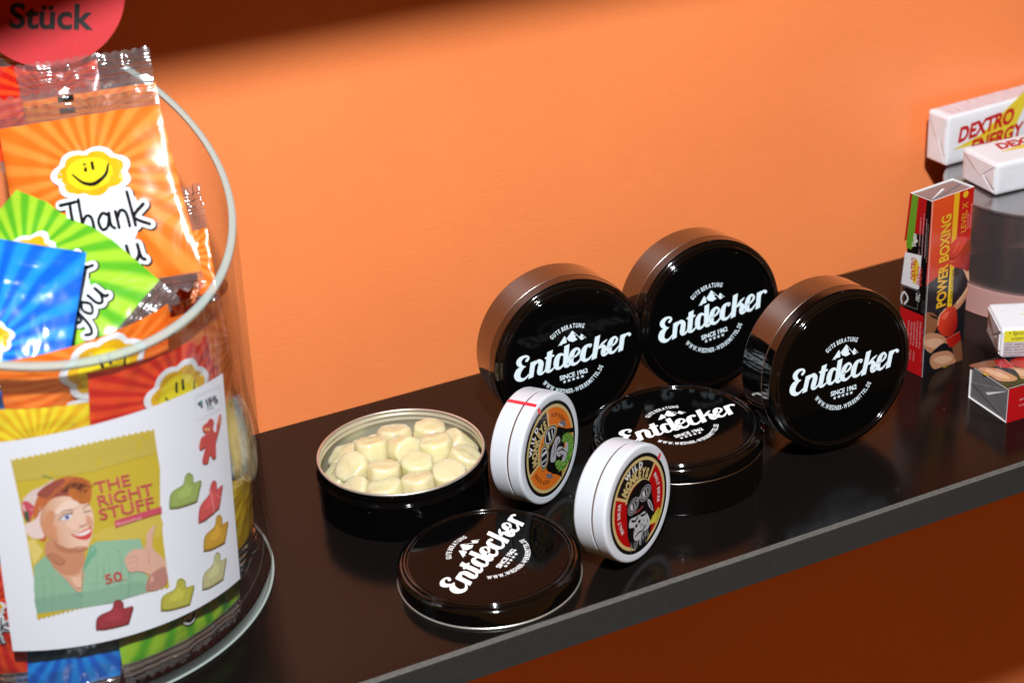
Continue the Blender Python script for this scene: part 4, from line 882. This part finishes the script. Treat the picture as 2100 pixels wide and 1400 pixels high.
def card_box(label,mw,L,W,D,foil_sheen=0):
    """sleeve with length L along local z, broad face W (x) on -y, narrow face D on -x; foil block inside"""
    t=thing('boxing_box',label,'box',mw,'red and black boxing boxes')
    e=.00035; vs=[];fs=[]
    O=[(0,0),(W,0),(W,D),(0,D)]; I=[(e,e),(W-e,e),(W-e,D-e),(e,D-e)]
    for z in(0,L):
        for p in O: vs.append((p[0],p[1],z))
        for p in I: vs.append((p[0],p[1],z))
    for i in range(4):
        j=(i+1)%4; fs+=[(i,j,8+j,8+i),(4+j,4+i,12+i,12+j),(8+i,8+j,12+j,12+i),(j,i,4+i,4+j)]
    mesh('sleeve',vs,fs,M_CARD,t)
    fo=bevbox('foil_pack',e*1.5,W-e*1.5,e*1.5,D-e*1.5,.0003,L-.0004,M_FOIL,t,bev=.0006)
    for z,s in((L-.0004,1),(.0003,-1)):
        P=[(.0009,.0010,0),(W-.0012,D*.5,.00010),(.0009,D-.0010,0)]; vs=[(x,y,z+s*(.00005+h)) for x,y,h in P]+[(x,y,z+s*(.00028+h)) for x,y,h in P]
        mesh('fold',vs,[(0,2,1),(3,4,5),(0,1,4,3),(1,2,5,4),(2,0,3,5)],M_FOIL,fo)
        P=[(W-.0010,.0012),(W*.62,D*.12),(W*.30,D*.46)]; q=[(.0009,.0012),(W*.55,D*.5),(W*.5,D*.54)]
        vs=[(x,y,z+s*.00030) for x,y in q]+[(x,y,z+s*.00055) for x,y in q]
        mesh('fold_edge',vs,[(0,2,1),(3,4,5),(0,1,4,3),(1,2,5,4),(2,0,3,5)],M_CREASE,fo)
    broad_art(W,L).build('front_print',t,lambda x,y,o:Vector((x,-o,y)),PM_GLOSS,step=4e-6,cut=(.25*W,.10*L))
    narrow_art(D,L).build('side_print',t,lambda x,y,o:Vector((-o,D-x,y)),PM_GLOSS,step=4e-6)
    B=Art()
    for x,y,w_,h in((0,0,.012,1),): B.poly([(0,0),(.010,0),(.010,1),(0,1)],(232,226,220))
    B.build('worn_edge',t,lambda x,y,o:Vector((x*W,-o,y*L)),PM_MAT,base=5e-4)
    return t
M_CREASE=pm('crease',(232,233,236),.4)
card_box('tall red and orange boxing box standing upright beside the black tins',boxframe(.1383,-.1079,0,.1418,.0057),.0847,.0256,.0127)
# second box lies flat: length runs to the right, its foil end toward the tins
L4,W4,D4=.0847,.0258,.0161
a=-.0202; e1=Vector((math.cos(a),math.sin(a),0)); e2=Vector((-math.sin(a),math.cos(a),0)); e3=Vector((0,0,1))
# local z -> e1 (length), local x -> e2 reversed so the art reads from the side, local -y -> up
card_box('boxing box lying flat with its foil end toward the tins, under a white pack',frame(Vector((.1435,-.1593,D4+.0001)),e2,-e3,e1),L4,W4,D4)

def wrapped(label,mw,L,W,Hh,faces,group='white energy packs',dark=False):
    """white paper wrapped block: length x, depth y, height z"""
    t=thing('energy_pack',label,'pack',mw,group)
    wo=bevbox('wrapper',0,L,0,W,0,Hh,M_WAX,t,bev=.0013,seg=4)
    bm=bmesh.new(); bm.from_mesh(wo.data)
    for ax,n_,d_ in((0,26,L),(1,9,W),(2,6,Hh)):
        for k in range(1,n_):
            no=[0,0,0]; no[ax]=1; co=[0,0,0]; co[ax]=d_*k/n_; bmesh.ops.bisect_plane(bm,geom=bm.verts[:]+bm.edges[:]+bm.faces[:],plane_co=co,plane_no=no,dist=1e-6)
    c0=Vector((L/2,W/2,Hh/2))
    for v in bm.verts:
        q=v.co*230+Vector((L*999,0,0)); k=noise.noise(q)*.00016+noise.noise(q*.3)*.00022; e=[min(v.co[i],d-v.co[i]) for i,d in enumerate((L,W,Hh))]
        d=(v.co-c0); i=min(range(3),key=lambda j:e[j]); f=Vector((0,0,0)); f[i]=math.copysign(1,d[i]); edge=sorted(e)[1]; v.co+=f*(min(k,0) if edge>.0012 else k*.8-.00012)
    bm.to_mesh(wo.data); bm.free(); wo.data.polygons.foreach_set('use_smooth',[True]*len(wo.data.polygons))
    m=M_FOLD
    def flap(P,th=.00022):
        n=len(P); vs=[(-.00003,y,z) for y,z in P]+[(-.00003-th,y,z) for y,z in P]
        mesh('fold',vs,[tuple(range(n)),tuple(range(n,2*n))[::-1]]+[(i,(i+1)%n,n+(i+1)%n,n+i) for i in range(n)],m,t)
    flap([(.0012,.0014),(W-.0014,.0012),(W*.5,Hh*.62)]); flap([(.0016,Hh-.0013),(W*.45,Hh*.42),(W-.0014,Hh-.0014)],.00040)
    flap([(.0012,Hh*.25),(.0012,Hh*.8),(W*.28,Hh*.52)],.0006)
    for kind,art in faces:
        mp={'front':lambda x,y,o:Vector((x,-o,y)),'top':lambda x,y,o:Vector((x,y,Hh+o))}[kind]
        art.build(kind+'_print',t,mp,PM_MAT,step=5e-6,base=6e-5)
    return t
M_FOLD=pm('folded_paper',(222,224,230),.5,bump=(90,.4,.001))
def brand(x,y,k,rot=0,line2=(.35,-1.05),sw=True):
    A=Art(); r=(206,30,30)
    c,s=math.cos(R_(rot)),math.sin(R_(rot)); T=lambda P:[(x+(a*c-b*s)*k,y+(a*s+b*c)*k) for a,b in P]
    if sw:
        A.poly(T([(-.35,-.35),(1.8,-.05),(4.6,1.35),(6.2,2.0),(5.2,.2),(3.8,-1.5),(1.2,-1.7),(2.6,-.75),(1.2,-.55)]),(244,222,60),True)
        A.poly(T([(.2,-.28),(2.2,.05),(4.6,1.0),(5.2,1.2),(4.0,.2),(2.2,-.25)]),(246,206,40),True)
    p=T([(0,0)])[0]; A.text('DEXTRO',p[0],p[1],k*1.36,r,rot=rot,bold=.045,shear=.28,fit=4.6*k)
    p=T([line2])[0]; A.text('ENERGY',p[0],p[1],k*1.25,r,rot=rot,bold=.045,shear=.28,fit=4.4*k)
    return A
def fine(A,x0,y0,x1,n,dy,c,h,seed=1):
    rr=random.Random(seed)
    for k in range(n):
        s=' '.join(''.join(rr.choice('aeinorstlmugdb') for _ in range(rr.randint(3,9))) for _ in range(9)); A.text(s,x0,y0-k*dy,h,c,fit=(x1-x0)*rr.uniform(.93,1))
RZ=.0552
A1=brand(.0068,.0112,.0076,5,(1.0,-1.15)); T1=Art(); fine(T1,.004,.0128,.074,8,.0015,(226,150,164),.0013,3)
wrapped('white wrapped pack with red lettering on its front, back one on the clear riser',boxframe(.2145,-.0222,RZ,.0529),.078,.0150,.0257,[('front',A1),('top',T1)])
A2=brand(.0135,.0155,.0072,0,(1.6,-1.25))
wrapped('white pack overhanging the riser toward the front, red lettering on top',boxframe(.2105,-.0640,RZ,-.0419),.078,.0265,.0158,[('top',A2)])
A3=brand(.0135,.0165,.0070,0,(.9,-1.2)); F3=Art(); F3.poly([(.0012,.0078),(.07,.0078),(.07,.0133),(.0012,.0133)],(232,226,50)); F3.text('• Sports Nutrition with 7',.0030,.0112,.0027,(40,40,30),shear=.2); F3.text('vitamins & minerals',.0042,.0086,.0027,(40,40,30),shear=.2)
F3.poly([(.0012,.0006),(.07,.0006),(.07,.0076),(.0012,.0076)],(196,190,196)); fine(F3,.0016,.0062,.068,5,.00135,(60,56,62),.0014,8)
wrapped('white pack with a yellow side strip, resting on the flat boxing box',boxframe(.1577,-.1360,D4+.0006,-.4624),.060,.0264,.0138,[('top',A3),('front',F3)])

# clear riser: open acrylic tube with a top plate and an added low band that paints in a pinkish reflection
rs=thing('display_riser','round smoky clear acrylic riser carrying two white packs','riser',frame((.2420,-.0590,0),(1,0,0),(0,1,0),(0,0,1)))
RR=.0455
lathe('tube',[(RR,.0145),(RR,.0535)],M_RISER,rs,128); lathe('tube_inside',[(RR-.003,.0145),(RR-.003,.0535)],M_RISER,rs,128)
lathe('top_plate',rnd_prof([(0,.0536,0),(RR-.0002,.0536,.0004),(RR,.0550,.0004),(0,.0551,0)]),M_RISER,rs,128)
lathe('reflection_band',rnd_prof([(RR-.003,.0002,0),(RR+.0002,.0002,.0003),(RR+.0002,.0143,.0003),(RR-.003,.0143,0)]),M_RISERB,rs,128)
